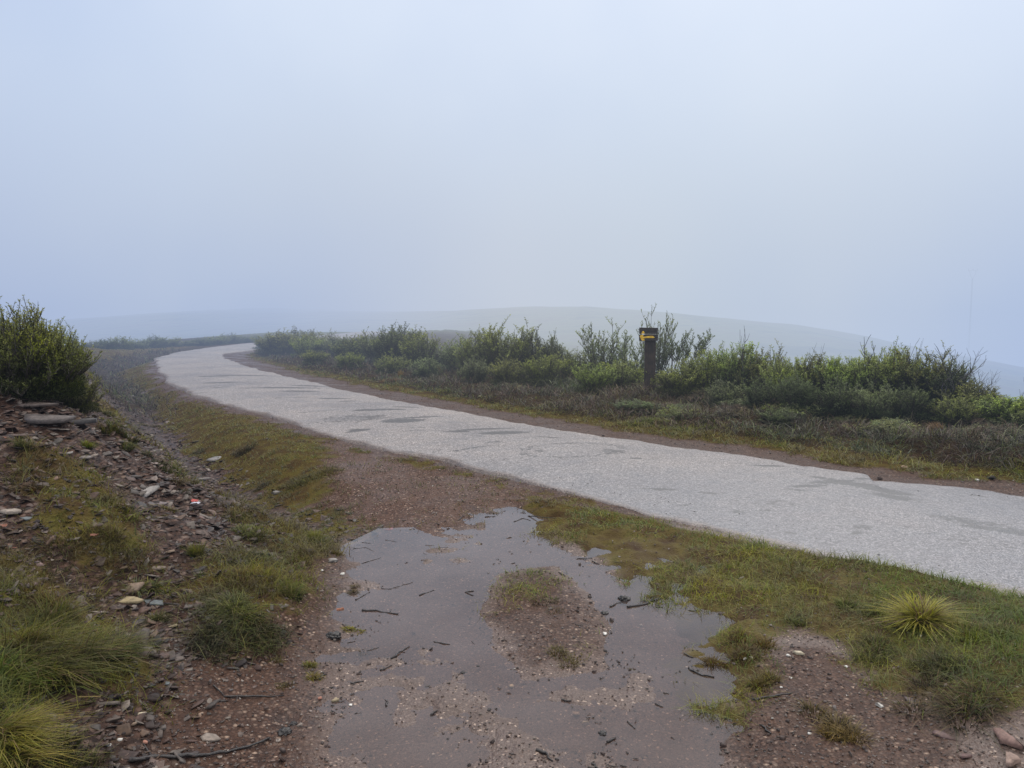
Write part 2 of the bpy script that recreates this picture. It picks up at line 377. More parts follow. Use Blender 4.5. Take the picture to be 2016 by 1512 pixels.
def ground_mat():
    m, nt = new_mat('ground'); n = N(nt)
    pos = n('ShaderNodeNewGeometry').outputs['Position']
    gA, hA, sA, mA, fA = (n.attr(k) for k in ('grass', 'heath', 'scree', 'mud', 'far'))
    big = n.noise(pos, .8, 4); mid = n.noise(pos, 5, 4); fine = n.noise(pos, 40, 3); vfine = n.noise(pos, 160, 2)
    # gravel: small chips of reddish slate, grey and a few white grains
    warp = n('ShaderNodeVectorMath', operation='ADD', i_0=pos, i_1=n('ShaderNodeVectorMath', operation='SCALE', i_0=n.noise(pos, 30, 2, out=1), i_Scale=.02).outputs[0]).outputs[0]
    vc = n.voro(warp, 62); vd = n.voro(warp, 62, 'Distance')
    vr = n('ShaderNodeSeparateColor', i_0=vc).outputs
    grav = n.ramp(vr[0], [(0, (.040, .026, .022)), (.3, (.085, .055, .044)), (.55, (.125, .083, .066)), (.78, (.165, .125, .108)), (.93, (.20, .175, .165)), (.993, (.5, .45, .4))])
    grav = n.mix(n.rng(vd, .0, .75), grav, (.03, .02, .017), 'MIX')
    grav = n.mix(n.rng(mid, .35, .7, 0, .6), grav, (.075, .05, .038))
    # scree
    mp = n('ShaderNodeMapping', i_Vector=warp, i_Scale=(1, 1, 2.5)).outputs[0]
    sc1 = n.voro(mp, 24); sd = n.voro(mp, 24, 'Distance'); sr = n('ShaderNodeSeparateColor', i_0=sc1).outputs
    scr = n.ramp(sr[0], [(0, (.030, .021, .020)), (.35, (.065, .044, .038)), (.65, (.105, .074, .064)), (.88, (.16, .128, .118)), (1, (.22, .20, .19))])
    scr = n.mix(n.rng(sd, .15, .8), scr, (.018, .013, .012))
    scr = n.mix(n.rng(mid, .42, .68, 0, .7), scr, (.040, .025, .018))
    # mud / wet lane: grey violet grit
    ml = n.noise(pos, 1.6, 4)
    mud = n.mix(n.rng(ml, .3, .7), (.095, .075, .069), (.062, .046, .040))
    mv = n('ShaderNodeSeparateColor', i_0=n.voro(pos, 130)).outputs[0]
    mud = n.mix(n.rng(mv, .0, 1, 0, .55), mud, n.ramp(mv, [(0, (.03, .024, .022)), (.5, (.09, .07, .065)), (.85, (.15, .125, .12)), (.965, (.2, .17, .16)), (.985, (.6, .56, .52))]))
    # grass soil and moss
    gr = n.ramp(mid, [(.30, (.045, .030, .018)), (.43, (.066, .054, .022)), (.55, (.098, .092, .028)), (.70, (.092, .105, .028))])
    gr = n.mix(n.rng(fine, .3, .7, 0, .6), gr, (.045, .035, .018))
    he = n.ramp(mid, [(.28, (.022, .018, .012)), (.5, (.045, .034, .022)), (.7, (.045, .05, .02))])
    he = n.mix(n.rng(fine, .35, .7, 0, .5), he, (.02, .016, .01))
    fr = n.ramp(n.noise(pos, .12, 5, .7), [(.36, (.035, .060, .022)), (.5, (.11, .15, .050)), (.64, (.085, .085, .035))])
    def brk(a, nz=.5):   # break the soft mask edges with noise
        t = n.math('ADD', a, n.math('MULTIPLY', n.math('SUBTRACT', n.math('ADD', n.math('MULTIPLY', mid, .6), n.math('MULTIPLY', fine, .4)), .5), nz * 2))
        return n.rng(t, .38, .62)
    grav = n.mix(1.0, grav, n.mix(n.attr('grv'), (1, 1, 1), (1.28, 1.30, 1.32)), 'MULTIPLY')
    c = grav
    c = n.mix(brk(sA), c, scr); c = n.mix(brk(mA, .3), c, mud); c = n.mix(brk(gA, .55), c, gr); c = n.mix(brk(hA), c, he); c = n.mix(fA, c, fr)
    c = n.mix(1.0, c, (.98, .78, .65), 'MULTIPLY')
    rough = n.math('ADD', n.math('MULTIPLY', n.rng(ml, .35, .65, .30, .62), n.math('SUBTRACT', 1.0, n.math('MULTIPLY', gA, 0.0))), n.math('MULTIPLY', n.math('MAXIMUM', gA, n.math('MAXIMUM', hA, fA)), .4), True)
    hgt = n.math('ADD', n.math('MULTIPLY', n.math('SUBTRACT', 1.0, vd), .5), n.math('ADD', n.math('MULTIPLY', fine, .6), n.math('MULTIPLY', vfine, .3)))
    hgt = n.math('ADD', hgt, n.math('MULTIPLY', n.math('MULTIPLY', n.math('SUBTRACT', 1.0, sd), sA), 1.2))
    bp = n('ShaderNodeBump', i_Height=hgt, i_Strength=.9, i_Distance=.012)
    b = n('ShaderNodeBsdfPrincipled', i_Base_Color=c, i_Roughness=rough, i_Normal=bp.outputs[0])
    sp = n.math('MULTIPLY', n.math('ADD', .08, n.math('MULTIPLY', mA, .46)), n.math('SUBTRACT', 1.0, n.math('MULTIPLY', n.math('MAXIMUM', gA, n.math('MAXIMUM', hA, fA)), .8))); nt.links.new(sp, b.inputs['Specular IOR Level'])
    nt.links.new(b.outputs[0], n('ShaderNodeOutputMaterial').inputs[0]); return m

def road_mat():
    m, nt = new_mat('chip_seal_asphalt'); n = N(nt)
    pos = n('ShaderNodeNewGeometry').outputs['Position']
    st, ed, wet = n.attr('stain'), n.attr('edge'), n.attr('wet')
    v1 = n('ShaderNodeSeparateColor', i_0=n.voro(pos, 95)).outputs[0]; d1 = n.voro(pos, 95, 'Distance')
    v2 = n('ShaderNodeSeparateColor', i_0=n.voro(pos, 28)).outputs[0]
    big = n.noise(pos, .55, 4); mid = n.noise(pos, 3.5, 5, .7); fine = n.noise(pos, 22, 3)
    c = n.ramp(v1, [(0, (.09, .08, .076)), (.22, (.110, .098, .095)), (.5, (.205, .184, .179)), (.78, (.280, .255, .248)), (1, (.54, .50, .485))])
    c = n.mix(n.rng(d1, .2, .9, 0, .4), c, (.11, .098, .092))
    c = n.mix(n.rng(v2, .8, 1, 0, .35), c, (.14, .125, .12))
    c = n.mix(1, c, n.ramp(big, [(.32, (.74, .74, .77)), (.5, (.98, .96, .95)), (.68, (1.14, 1.09, 1.05))]), 'MULTIPLY')
    c = n.mix(1, c, n.ramp(mid, [(.3, (.70, .70, .72)), (.45, (.97, .97, .97)), (.7, (1.08, 1.07, 1.06))]), 'MULTIPLY')
    c = n.mix(n.math('MULTIPLY', wet, .74), c, n.mix(n.rng(v1, .2, .9), (.055, .056, .068), (.13, .13, .15)))
    sf = n.rng(n.math('ADD', st, n.math('MULTIPLY', n.math('SUBTRACT', n.math('ADD', n.math('MULTIPLY', mid, .4), n.math('MULTIPLY', fine, .6)), .5), 1.9)), .40, .56)
    c = n.mix(n.math('MULTIPLY', sf, .92), c, (.045, .042, .043))
    ef = n.rng(n.math('ADD', ed, n.math('MULTIPLY', n.math('SUBTRACT', n.math('ADD', n.math('MULTIPLY', mid, .5), n.math('MULTIPLY', fine, .5)), .5), 1.2)), .45, .8)
    c = n.mix(n.math('MULTIPLY', ef, .8), c, n.mix(v1, (.06, .042, .036), (.19, .145, .125)))
    rough = n.math('SUBTRACT', n.rng(mid, .3, .7, .44, .62), n.math('MULTIPLY', wet, .15))
    h = n.math('ADD', n.math('MULTIPLY', n.math('SUBTRACT', 1, d1), .8), n.math('ADD', n.math('MULTIPLY', fine, .4), n.math('MULTIPLY', mid, .4)))
    bp = n('ShaderNodeBump', i_Height=h, i_Strength=.6, i_Distance=.008)
    b = n('ShaderNodeBsdfPrincipled', i_Base_Color=c, i_Roughness=rough, i_Normal=bp.outputs[0])
    nt.links.new(n.rng(wet, 0, 1, .35, .8), b.inputs['Specular IOR Level'])
    nt.links.new(b.outputs[0], n('ShaderNodeOutputMaterial').inputs[0]); return m
def water_mat():
    m, nt = new_mat('puddle_water'); n = N(nt)
    pos = n('ShaderNodeNewGeometry').outputs['Position']
    bp = n('ShaderNodeBump', i_Height=n.noise(pos, 7, 2), i_Strength=.06, i_Distance=.01)
    fr = n('ShaderNodeFresnel', i_IOR=1.45, i_Normal=bp.outputs[0]).outputs[0]
    t = n('ShaderNodeBsdfTransparent', i_Color=(.84, .74, .69, 1)); g = n('ShaderNodeBsdfGlossy', i_Color=(1, 1, 1, 1), i_Roughness=.015, i_Normal=bp.outputs[0])
    silt = n('ShaderNodeBsdfDiffuse', i_Color=(.21, .165, .155, 1))
    body = n('ShaderNodeMixShader', i_0=n.rng(n.noise(pos, 1.3, 3), .35, .65, .06, .24), i_1=t.outputs[0], i_2=silt.outputs[0])
    mx = n('ShaderNodeMixShader', i_0=fr, i_1=body.outputs[0], i_2=g.outputs[0])
    nt.links.new(mx.outputs[0], n('ShaderNodeOutputMaterial').inputs[0]); return m

M = dict(ground=ground_mat(), road=road_mat(), water=water_mat(),
         leaf=leaf_mat('broom_foliage'), grass=leaf_mat('grass_blades', rand=.12), stone=stone_mat('slate'), peb=stone_mat('quartz_pebble', .45),
         stem=wood_mat('woody_stem', (.035, .026, .020), (.10, .082, .065)), twig=wood_mat('wet_twig', (.012, .009, .008), (.035, .026, .022), .4, (60, 60, 60)),
         dead=wood_mat('dead_branch', (.05, .045, .045), (.13, .12, .115)),
         post=wood_mat('tarred_wood', (.009, .005, .004), (.060, .036, .024), .6, (60, 60, 3)),
         board=wood_mat('painted_board', (.012, .008, .007), (.042, .026, .021), .5, (5, 40, 40)),
         yellow=plain_mat('yellow_paint', (.85, .48, .03), .6, .3, 30),
         clod=plain_mat('wet_clod', (.012, .009, .008), .5, .5, 30), pole=plain_mat('pole_concrete', (.24, .235, .23)),
         leafo=plain_mat('orange_leaf', (.15, .045, .018), .55, .6), straw=plain_mat('dry_straw', (.36, .25, .08), .6), red=plain_mat('red_wrapper', (.38, .05, .04), .35), white=plain_mat('white_wrapper', (.42, .42, .48), .35),
         brick=plain_mat('red_brick', (.24, .055, .03), .6))

# ------------------------------------------------------------------ GROUND
def build_ground():
    az = np.concatenate([np.arange(-180, -48, 4.0), np.arange(-48, -38, .6), np.arange(-38, 38, .17), np.arange(38, 48, .6), np.arange(48, 180, 4.0)])
    r = np.concatenate([[.25, .6, 1.0, 1.4, 1.7], np.exp(np.arange(math.log(1.95), math.log(30), .0048)), np.exp(np.arange(math.log(30), math.log(260), .012)), [300, 360, 450, 600, 900, 1500]])
    A, R = np.meshgrid(np.radians(az), r)
    X, Y = R * np.sin(A), R * np.cos(A)
    f = fields(X, Y)
    nr, na = X.shape
    V = np.stack([X, Y, f['z']], 2).reshape(-1, 3)
    i = np.arange(nr - 1)[:, None] * na; j = np.arange(na)[None]; j2 = (j + 1) % na
    Q = np.stack([i + j, i + j2, i + na + j2, i + na + j], 2).reshape(-1, 4)[:, ::-1]
    V = np.concatenate([V, [[0, 0, float(f['z'][0].mean())]]])
    c = len(V) - 1
    k = np.arange(na); tri = np.stack([np.full(na, c), (k + 1) % na, k], 1)
    loops = np.concatenate([Q.ravel(), tri.ravel()]); tot = np.concatenate([np.full(len(Q), 4), np.full(na, 3)])
    at = {k: np.append(f[k].ravel(), 0) for k in ('grass', 'heath', 'scree', 'mud', 'far', 'grv')}
    me = mesh_np('ground', V, loops, tot, smooth=True, attrs=at)
    me.flip_normals() if me.polygons[0].normal.z < 0 else None
    tag(put('ground', me, M['ground']), kind='structure')
build_ground()

# ------------------------------------------------------------------ ROAD
def resample(P, n):
    P = np.array(P); d = np.concatenate([[0], np.cumsum(np.hypot(*np.diff(P, axis=0).T))])
    t = np.linspace(0, d[-1], n); return np.stack([np.interp(t, d, P[:, 0]), np.interp(t, d, P[:, 1])], 1)
def chaikin(P, k=2):
    P = np.array(P)
    for _ in range(k):
        a, b = P[:-1] * .75 + P[1:] * .25, P[:-1] * .25 + P[1:] * .75
        P = np.concatenate([P[:1], np.stack([a, b], 1).reshape(-1, 2), P[-1:]])
    return P
def build_road():
    segs = [(0, 11, 0, 9), (11, 18, 9, 13), (18, 21, 13, 17), (21, 99, 17, 99)]
    Ls, Rs = [], []
    def split(P, sts):   # stations by matching indices
        out = []
        for a, b, n in sts:
            out.append(resample(P[a:b + 1], n)[:-1])
        return np.concatenate(out + [np.array(P[-1:])])
    L = split(LE, [(0, 12, 640), (12, 21, 560), (21, len(LE) - 1, 220)])
    R = split(RE, [(0, 11, 640), (11, 18, 560), (18, len(RE) - 1, 220)])
    ker = np.ones(7) / 7
    def smooth(P):
        Q = P.copy()
        for c in (0, 1): Q[3:-3, c] = np.convolve(P[:, c], ker, 'valid')
        return Q
    L, R = smooth(L), R
    d = R - L; d /= np.linalg.norm(d, axis=1)[:, None]
    jl = fbm(L[:, 0], L[:, 1], 1.6, 5, 71) * .42; jr = fbm(R[:, 0], R[:, 1], 2.4, 5, 73) * .34
    L = L + d * jl[:, None]; R = R + d * jr[:, None]
    n, m = len(L), 84
    t = np.concatenate([[0, .012], np.linspace(.03, .97, m - 4), [.988, 1]])
    P = L[:, None] * (1 - t)[None, :, None] + R[:, None] * t[None, :, None]
    X, Y = P[..., 0], P[..., 1]
    Z = .012 + .045 * (1 - (2 * t - 1) ** 2)[None] + np.zeros_like(X) + np.where(Y > 72, -(Y - 72) * .07, 0) + fbm(X, Y, .7, 2, 80) * .012
    Z[:, 0] -= .05; Z[:, -1] -= .05
    V = np.stack([X, Y, Z], 2).reshape(-1, 3)
    i = np.arange(n - 1)[:, None] * m; j = np.arange(m - 1)[None]
    Q = np.stack([i + j, i + j + m, i + j + m + 1, i + j + 1], 2).reshape(-1, 4)[:, ::-1]
    st = np.zeros_like(X)
    def blob(px, py, rx, ry, a, v=1.0, ring=False):
        nonlocal st
        if not ring: ry *= 1.55
        c = flat(px, py); dx, dy = X - c[0], Y - c[1]
        u, w = dx * cos(a) + dy * sin(a), -dx * sin(a) + dy * cos(a)
        q = np.sqrt((u / rx) ** 2 + (w / ry) ** 2)
        k = np.exp(-((q - 1) / .22) ** 2) if ring else np.exp(-q ** 2)
        st = np.maximum(st, k * v)
    ra = math.atan2(-.73, .69)
    _rr = np.random.default_rng(5); _sp = [(float(_rr.uniform(380, 1250)), float(_rr.uniform(735, 900)), float(_rr.uniform(.08, .35)), float(_rr.uniform(.025, .06)), float(_rr.uniform(-.3, .6)), float(_rr.uniform(.6, 1.1))) for _ in range(34)] + [(float(_rr.uniform(1250, 2016)), float(_rr.uniform(900, 1100)), float(_rr.uniform(.05, .2)), float(_rr.uniform(.02, .05)), float(_rr.uniform(-.9, .3)), float(_rr.uniform(.5, .9))) for _ in range(26)]
    for q in _sp + [(478,743,.9,.12,0),(440,757,.5,.1,.1),(420,745,.45,.1,0),(560,768,.9,.1,.1),(590,775,.5,.1,0),(655,790,.35,.08,0),(610,763,.5,.1,0),(740,813,.45,.10,.3),
              (768,812,.35,.07,0),(790,836,.32,.13,.2,1.3),(818,829,.60,.06,.5,.9),(800,806,.3,.06,0),(948,853,.55,.05,.35),(990,860,.42,.10,.3),(905,858,.2,.04,0),(1200,848,.3,.06,0),
              (1640,958,.35,.05,.3),(1680,963,.30,.07,-.6,1.2),(1740,975,.30,.08,-.9),(1760,990,.3,.1,-.7,.8),(1590,968,.25,.04,.2),(1510,924,.25,.05,0,.8),(1900,1040,.35,.10,-.7,.7),(1980,1060,.4,.07,-.6,.8),(1700,1050,.15,.08,0,.6),
              (700,830,.9,.35,.3,.55),(1900,1075,.8,.2,-.6,.4),(1500,1000,.5,.2,-.5,.4)]:
        blob(q[0], q[1], q[2], q[3], q[4], q[5] if len(q) > 5 else 1.0)
    blob(1130, 894, .62, .42, .5, .47, True); blob(1205, 897, .28, .16, .4, .55); blob(1060, 895, .12, .2, .4, .45)
    # random small worn spots on the far stretch
    ed = np.broadcast_to(np.exp(-(t / .055) ** 2) * .9 + np.exp(-((1 - t) / .03) ** 2) * .9, X.shape)
    wet = sstep(9.5, 4.5, Y - .0 * X) if False else 1 - sstep(4.2, 10.5, Y + fbm(X, Y, .6, 2, 90) * 2)
    me = quads('road', V, Q, smooth=True, attrs=dict(stain=st, edge=ed, wet=wet))
    if me.polygons[len(me.polygons) // 2].normal.z < 0: me.flip_normals()
    tag(put('road', me, M['road']), kind='structure')
build_road()

# ------------------------------------------------------------------ WATER
def build_water():
    V = [(x, y, -.012) for x, y in WATER]
    me = bpy.data.meshes.new('puddle_water'); me.from_pydata(V, [], [list(range(len(V)))]); me.update()
    if me.polygons[0].normal.z < 0: me.flip_normals()
    tag(put('water', me, M['water']), kind='structure')
build_water()

# ------------------------------------------------------------------ WAYMARK POST
def box_bm(sx, sy, sz, bev=.006, seg=2, jitter=0):
    import bmesh
    bm = bmesh.new(); bmesh.ops.create_cube(bm, size=1)
    bmesh.ops.scale(bm, vec=(sx, sy, sz), verts=bm.verts)
    bmesh.ops.bevel(bm, geom=bm.edges[:], offset=bev, segments=seg, profile=.6, affect='EDGES')
    return bm
def bm_mesh(bm, name, off=(0, 0, 0), smooth=False):
    me = bpy.data.meshes.new(name)
    for v in bm.verts: v.co.x += off[0]; v.co.y += off[1]; v.co.z += off[2]
    bm.to_mesh(me); bm.free()
    if smooth:
        for p in me.polygons: p.use_smooth = True
    return me
def build_post():
    p = G(1279, 776); k = mpp(p)
    root = empty('waymark_post', p, rz=radians(-4))
    tag(root, 'dark wooden trail post with two planks and a painted yellow arrow', 'trail marker')
    h = 110 * k
    w = 21 * k
    bm = box_bm(w, w * .8, h + .25, .012)
    for v in bm.verts:
        v.co.x += .01 * sin(v.co.z * 5) - (.0 if v.co.z < 0 else .008)
    put('post', bm_mesh(bm, 'post', (0, 0, h / 2 - .05)), M['post'], root)
    bw = 36 * k; y0 = -w * .4 - .022
    zt = 131 * k
    b1 = put('plank', bm_mesh(box_bm(bw, .036, 12.2 * k, .005), 'plank', (0, 0, 0)), M['board'], root); b1.location = (-.05, y0, zt - 6.1 * k); b1.rotation_euler = (0, radians(.8), 0)
    b2 = put('plank', bm_mesh(box_bm(bw * 1.0, .036, 12.4 * k, .005), 'plank', (0, 0, 0)), M['board'], root); b2.location = (-.05, y0, zt - 19.6 * k); b2.rotation_euler = (0, radians(-.6), 0)
    # hand painted arrow: strokes as flat polygons in picture pixels, origin = plank pair's top left corner
    def poly(pts, name, par, yy):
        Vv = []; n = len(pts)
        for yo in (yy - .004, yy): Vv += [((a - 18) * k - .05, yo, zt - b * k) for a, b in pts]
        Fs = [list(range(n)), list(range(n, 2 * n))[::-1]] + [[i, i + n, (i + 1) % n + n, (i + 1) % n] for i in range(n)]
        me = bpy.data.meshes.new(name); me.from_pydata(Vv, [], Fs); me.update(); return put(name, me, M['yellow'], par)
    yf = y0 - .0185
    shaft = [(6.4,17.6),(11,17.3),(17,16.4),(22,16.0),(27,16.3),(30.3,19.6),(27,20.4),(21,20.0),(15,20.3),(11,20.6),(8.5,21.2),(6.5,20)]
    head_up = [(.8,17.2),(3.5,14.2),(5.6,13.7),(8.5,14.0),(7.4,16.4),(7.0,17.5),(6.4,20.9),(4.2,21.6),(2.6,19.8)]
    head_dn = [(2.6,19.9),(6.4,20.9),(8.2,21.6),(10.6,23.8),(11.2,25.0),(9.0,24.8),(6.2,25.7),(3.8,23.2)]
    top = [(4.2,11.9),(4.9,9.4),(6.2,7.0),(8.0,6.6),(9.8,8.6),(9.9,10.2),(8.9,12.0)]
    sp = [(7.9,14.0),(8.4,13.7),(14,13.9),(12,13.75)]
    for q, par in ((shaft, b2), (head_up, b2), (head_dn, b2), (top, b1)):
        pass
    # one arrow, one painted thing: joined strokes on the lower plank, the tip stroke on the upper
    def joined(polys, name):
        Vv, Fs = [], []
        for e, pts in enumerate(polys):
            n = len(pts); o = len(Vv)
            yy = yf - .0006 * e
            for yo in (yy - .0035, yf + .003): Vv += [((a - 18) * k - .05, yo, zt - b * k) for a, b in pts]
            Fs += [[o + i for i in range(n)], [o + n + i for i in range(n)][::-1]] + [[o + i, o + i + n, o + (i + 1) % n + n, o + (i + 1) % n] for i in range(n)]
        me = bpy.data.meshes.new(name); me.from_pydata(Vv, [], Fs); me.update()
        return put(name, me, M['yellow'], root)
    a = joined([shaft, head_up, head_dn, top], 'painted_arrow'); a['label'] = 'hand painted yellow arrow pointing left'
    # nail heads
    for sx in (-.4, .4):
        for z in (zt - 3 * k, zt - 24 * k):
            V, L, T = tubes([np.array([[sx * bw - .05, y0 - .017, z], [sx * bw - .05, y0 - .0215, z]])], [np.array([.006, .006])], 8)
            put('nail', mesh_np('nail', V, L, T), M['dead'], root)
build_post()

# ------------------------------------------------------------------ BUSHES
PAL = {  # (dark base, mid, tip)
 'green': ((.022, .030, .010), (.112, .130, .034), (.230, .245, .062)),
 'yellow': ((.034, .040, .012), (.125, .155, .034), (.235, .270, .064)),
 'dark': ((.018, .026, .013), (.062, .076, .030), (.125, .145, .056)),
 'big': ((.022, .032, .008), (.120, .150, .028), (.270, .290, .055)),
 'brown': ((.026, .018, .012), (.080, .058, .034), (.150, .110, .062)),
 'grey': ((.028, .036, .020), (.112, .128, .056), (.195, .215, .092)),
}
def bush_mesh(style, seed, nst, nspr, nleaf_, dome=.45, open_=0.0, lean=0.0, leaf=.046, fill=1.0, upright=.6):
    """unit bush: about 1 wide, 1 tall. returns foliage mesh, stem mesh"""
    nleaf = int(nleaf_ * 1.3); g = np.random.default_rng(seed)
    base, midc, tip = (np.array(c) * (1.15 if style == 'big' else 1.4) for c in PAL[style])
    paths, radii = [], []; LP, LD, LC, LS = [], [], [], []
    lump = g.uniform(0, tau, 3)
    for s in range(nst):
        a = g.uniform(0, tau); rho = math.sqrt(g.uniform()) * .5 * (1.25 if g.uniform() < .12 else 1)
        top = (1 - dome * (rho / .5) ** 2) * (1 + .16 * sin(a * 2 + lump[0]) + .10 * sin(a * 5 + lump[1])) * g.uniform(.74 - .2 * open_, 1.03)
        top = min(top, 1.04) * (1.16 if g.uniform() < .10 else 1)
        e = np.array([rho * cos(a) + lean * top, rho * sin(a), top])
        b = np.array([.10 * cos(a) * g.uniform(0, 1), .10 * sin(a) * g.uniform(0, 1), -.04])
        c = b * .4 + e * .6 + np.array([cos(a) * .07, sin(a) * .07, -.12 * top]) + g.normal(0, .02, 3)
        t = np.linspace(0, 1, 7)[:, None]
        P = b * (1 - t) ** 2 + 2 * c * t * (1 - t) + e * t ** 2
        P[1:-1] += g.normal(0, .008, (5, 3))
        paths.append(P); radii.append(np.linspace(.012, .003, 7) * g.uniform(.7, 1.3))
        t0 = .62 if open_ > .5 else .22
        for q in range(nspr):
            u = t0 + (1 - t0) * (q + g.uniform()) / nspr
            i = u * 6; k = min(int(i), 5); f = i - k
            o = P[k] * (1 - f) + P[k + 1] * f
            d = (P[k + 1] - P[k]); d /= np.linalg.norm(d)
            oa = g.uniform(0, tau); out = np.array([cos(oa), sin(oa), 0])
            sd = d * .5 + out * (1 - upright) * 1.2 + np.array([0, 0, upright]); sd /= np.linalg.norm(sd)
            ln = g.uniform(.10, .24) * (1.0 if open_ < .5 else .8)
            if u > .93: ln *= 1.1
            e2 = o + sd * ln + out * .02
            paths.append(np.stack([o, o * .5 + e2 * .5 + out * .01, e2])); radii.append(np.array([.0035, .0025, .0012]))
            w = g.uniform(.08, 1.0, nleaf)
            pts = o + (e2 - o) * w[:, None]
            la = g.uniform(0, tau, nleaf); lo = np.stack([np.cos(la), np.sin(la), np.zeros(nleaf)], 1)
            dirs = sd * .75 + lo * .75 + g.normal(0, .15, (nleaf, 3)); dirs /= np.linalg.norm(dirs, axis=1)[:, None]
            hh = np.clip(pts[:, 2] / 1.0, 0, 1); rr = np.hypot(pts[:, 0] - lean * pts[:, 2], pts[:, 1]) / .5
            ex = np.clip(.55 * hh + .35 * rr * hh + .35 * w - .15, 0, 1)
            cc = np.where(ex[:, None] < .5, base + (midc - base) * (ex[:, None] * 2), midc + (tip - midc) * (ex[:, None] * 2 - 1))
            br = g.uniform(.7, 1.3)
            LP.append(pts); LD.append(dirs); LC.append(cc * br * g.uniform(.8, 1.2, (nleaf, 1))); LS.append(g.uniform(.6, 1.2, nleaf) * leaf)
    # low skirt of foliage
    nf = int(nst * nspr * nleaf * .28 * fill)
    if nf:
        a = g.uniform(0, tau, nf); rho = np.sqrt(g.uniform(.05, 1, nf)) * .46
        z = g.uniform(.0, .42, nf) * (1 - .4 * rho / .46)
        LP.append(np.stack([rho * np.cos(a) + lean * z, rho * np.sin(a), z], 1))
        d = np.stack([np.cos(a) * .5, np.sin(a) * .5, np.full(nf, .7)], 1) + g.normal(0, .35, (nf, 3)); LD.append(d / np.linalg.norm(d, axis=1)[:, None])
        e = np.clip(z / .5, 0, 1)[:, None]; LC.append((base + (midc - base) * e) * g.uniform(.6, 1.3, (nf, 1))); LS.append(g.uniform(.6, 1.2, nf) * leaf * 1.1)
    P = np.concatenate(LP); zt = np.quantile(P[:, 2], .992); D = np.concatenate(LD); C = np.concatenate(LC); S = np.concatenate(LS); n = len(P)
    rv = g.normal(0, 1, (n, 3)); A = np.cross(D, rv); A /= np.linalg.norm(A, axis=1)[:, None] + 1e-9
    wv = A * (S * .12)[:, None]
    V = np.stack([P - wv * .5, P + wv * .5, P + D * (S * .6)[:, None] + wv, P + D * S[:, None], P + D * (S * .6)[:, None] - wv], 1)
    # leaf outline as one five-sided face
    L = np.arange(n * 5); T = np.full(n, 5)
    V[:, :, 2] /= zt
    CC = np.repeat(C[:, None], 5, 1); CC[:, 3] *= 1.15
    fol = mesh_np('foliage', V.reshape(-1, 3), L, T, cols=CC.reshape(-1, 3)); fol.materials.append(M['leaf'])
    SV, SL, ST = tubes(paths, radii, 4); SV[:, 2] /= zt; st = mesh_np('stems', SV, SL, ST); st.materials.append(M['stem'])
    return fol, st
VAR = {
 'green': [bush_mesh('green', 11, 66, 11, 13, dome=.3), bush_mesh('green', 12, 60, 12, 13, dome=.42), bush_mesh('green', 13, 70, 10, 13, dome=.2)],
 'yellow': [bush_mesh('yellow', 21, 72, 10, 14, upright=.75, dome=.25), bush_mesh('yellow', 22, 76, 10, 13, dome=.18, upright=.8)],
 'dark': [bush_mesh('dark', 31, 64, 11, 13, dome=.4), bush_mesh('dark', 32, 66, 11, 14, dome=.28)],
 'grey': [bush_mesh('grey', 41, 62, 11, 13, dome=.3), bush_mesh('grey', 42, 64, 11, 13, dome=.4)],
 'brown': [bush_mesh('brown', 81, 60, 9, 13, dome=.5, upright=.3), bush_mesh('brown', 82, 60, 9, 13, dome=.6, upright=.4)],
 'wispy': [bush_mesh('grey', 51, 22, 13, 17, dome=.25, open_=.3, fill=.2, upright=.5), bush_mesh('grey', 52, 20, 14, 17, dome=.25, open_=.35, fill=.2, upright=.5)],
 'leaning': [bush_mesh('dark', 61, 15, 13, 18, dome=.25, open_=.6, lean=.5, fill=.15, upright=.45)],
 'big': [bush_mesh('big', 71, 130, 20, 16, dome=.62, leaf=.030, upright=.75)],
}
BUSH_NAMES = {'brown': 'heather_clump', 'wispy': 'open_bush', 'leaning': 'leaning_bush', 'big': 'broom_bush'}
_cnt = {}
def bush(px, base_v, top_v, wpx, kind, label, group=None, back=0.0, rz=None, xs=1.0):
    p = G(px, base_v)
    if back:   # push it away along the sight line, still standing on the ground
        x, y = p[0] * (1 + back / p[1]), p[1] + back
        p = np.array([x, y, float(H(x, y)[0])])
    k = mpp(p); v_here = HOR + (EYE - p[2]) / p[1] * F
    h = (v_here - top_v) * k * 1.02; w = max(wpx * k * ((1.6 if back > 0 else 1.05) if group == HG and kind != 'leaning' else 1.12), h * .35)
    i = _cnt.get(kind, 0); _cnt[kind] = i + 1
    fol, st = VAR[kind][i % len(VAR[kind])]
    root = empty(BUSH_NAMES.get(kind, 'broom_bush'), p - np.array([0, 0, .03]), rz=(0 if kind == 'leaning' else random.uniform(0, tau)) if rz is None else rz, scale=(w, w, h))
    tag(root, label, 'bush', group)
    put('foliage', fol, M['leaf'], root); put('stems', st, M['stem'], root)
    return root
HG = 'bushes of the hedge along the right side of the road'
# left bank
bush(48, 790, 620, 205, 'big', 'large dense green bush on top of the slate bank at the left edge', back=.3)
bush(128, 770, 642, 70, 'grey', 'dark greyish bush peeking out behind the large bush on the left bank', back=2.0)
bush(-20, 770, 612, 130, 'dark', 'dark bush cut by the left picture edge, beside the large bush', back=1.0)
bush(146, 806, 735, 84, 'green', 'low green bush at the foot of the large bush on the left bank')
bush(20, 905, 855, 0, 'green', 'tiny green sprig growing alone on the bare slate bank') if False else None
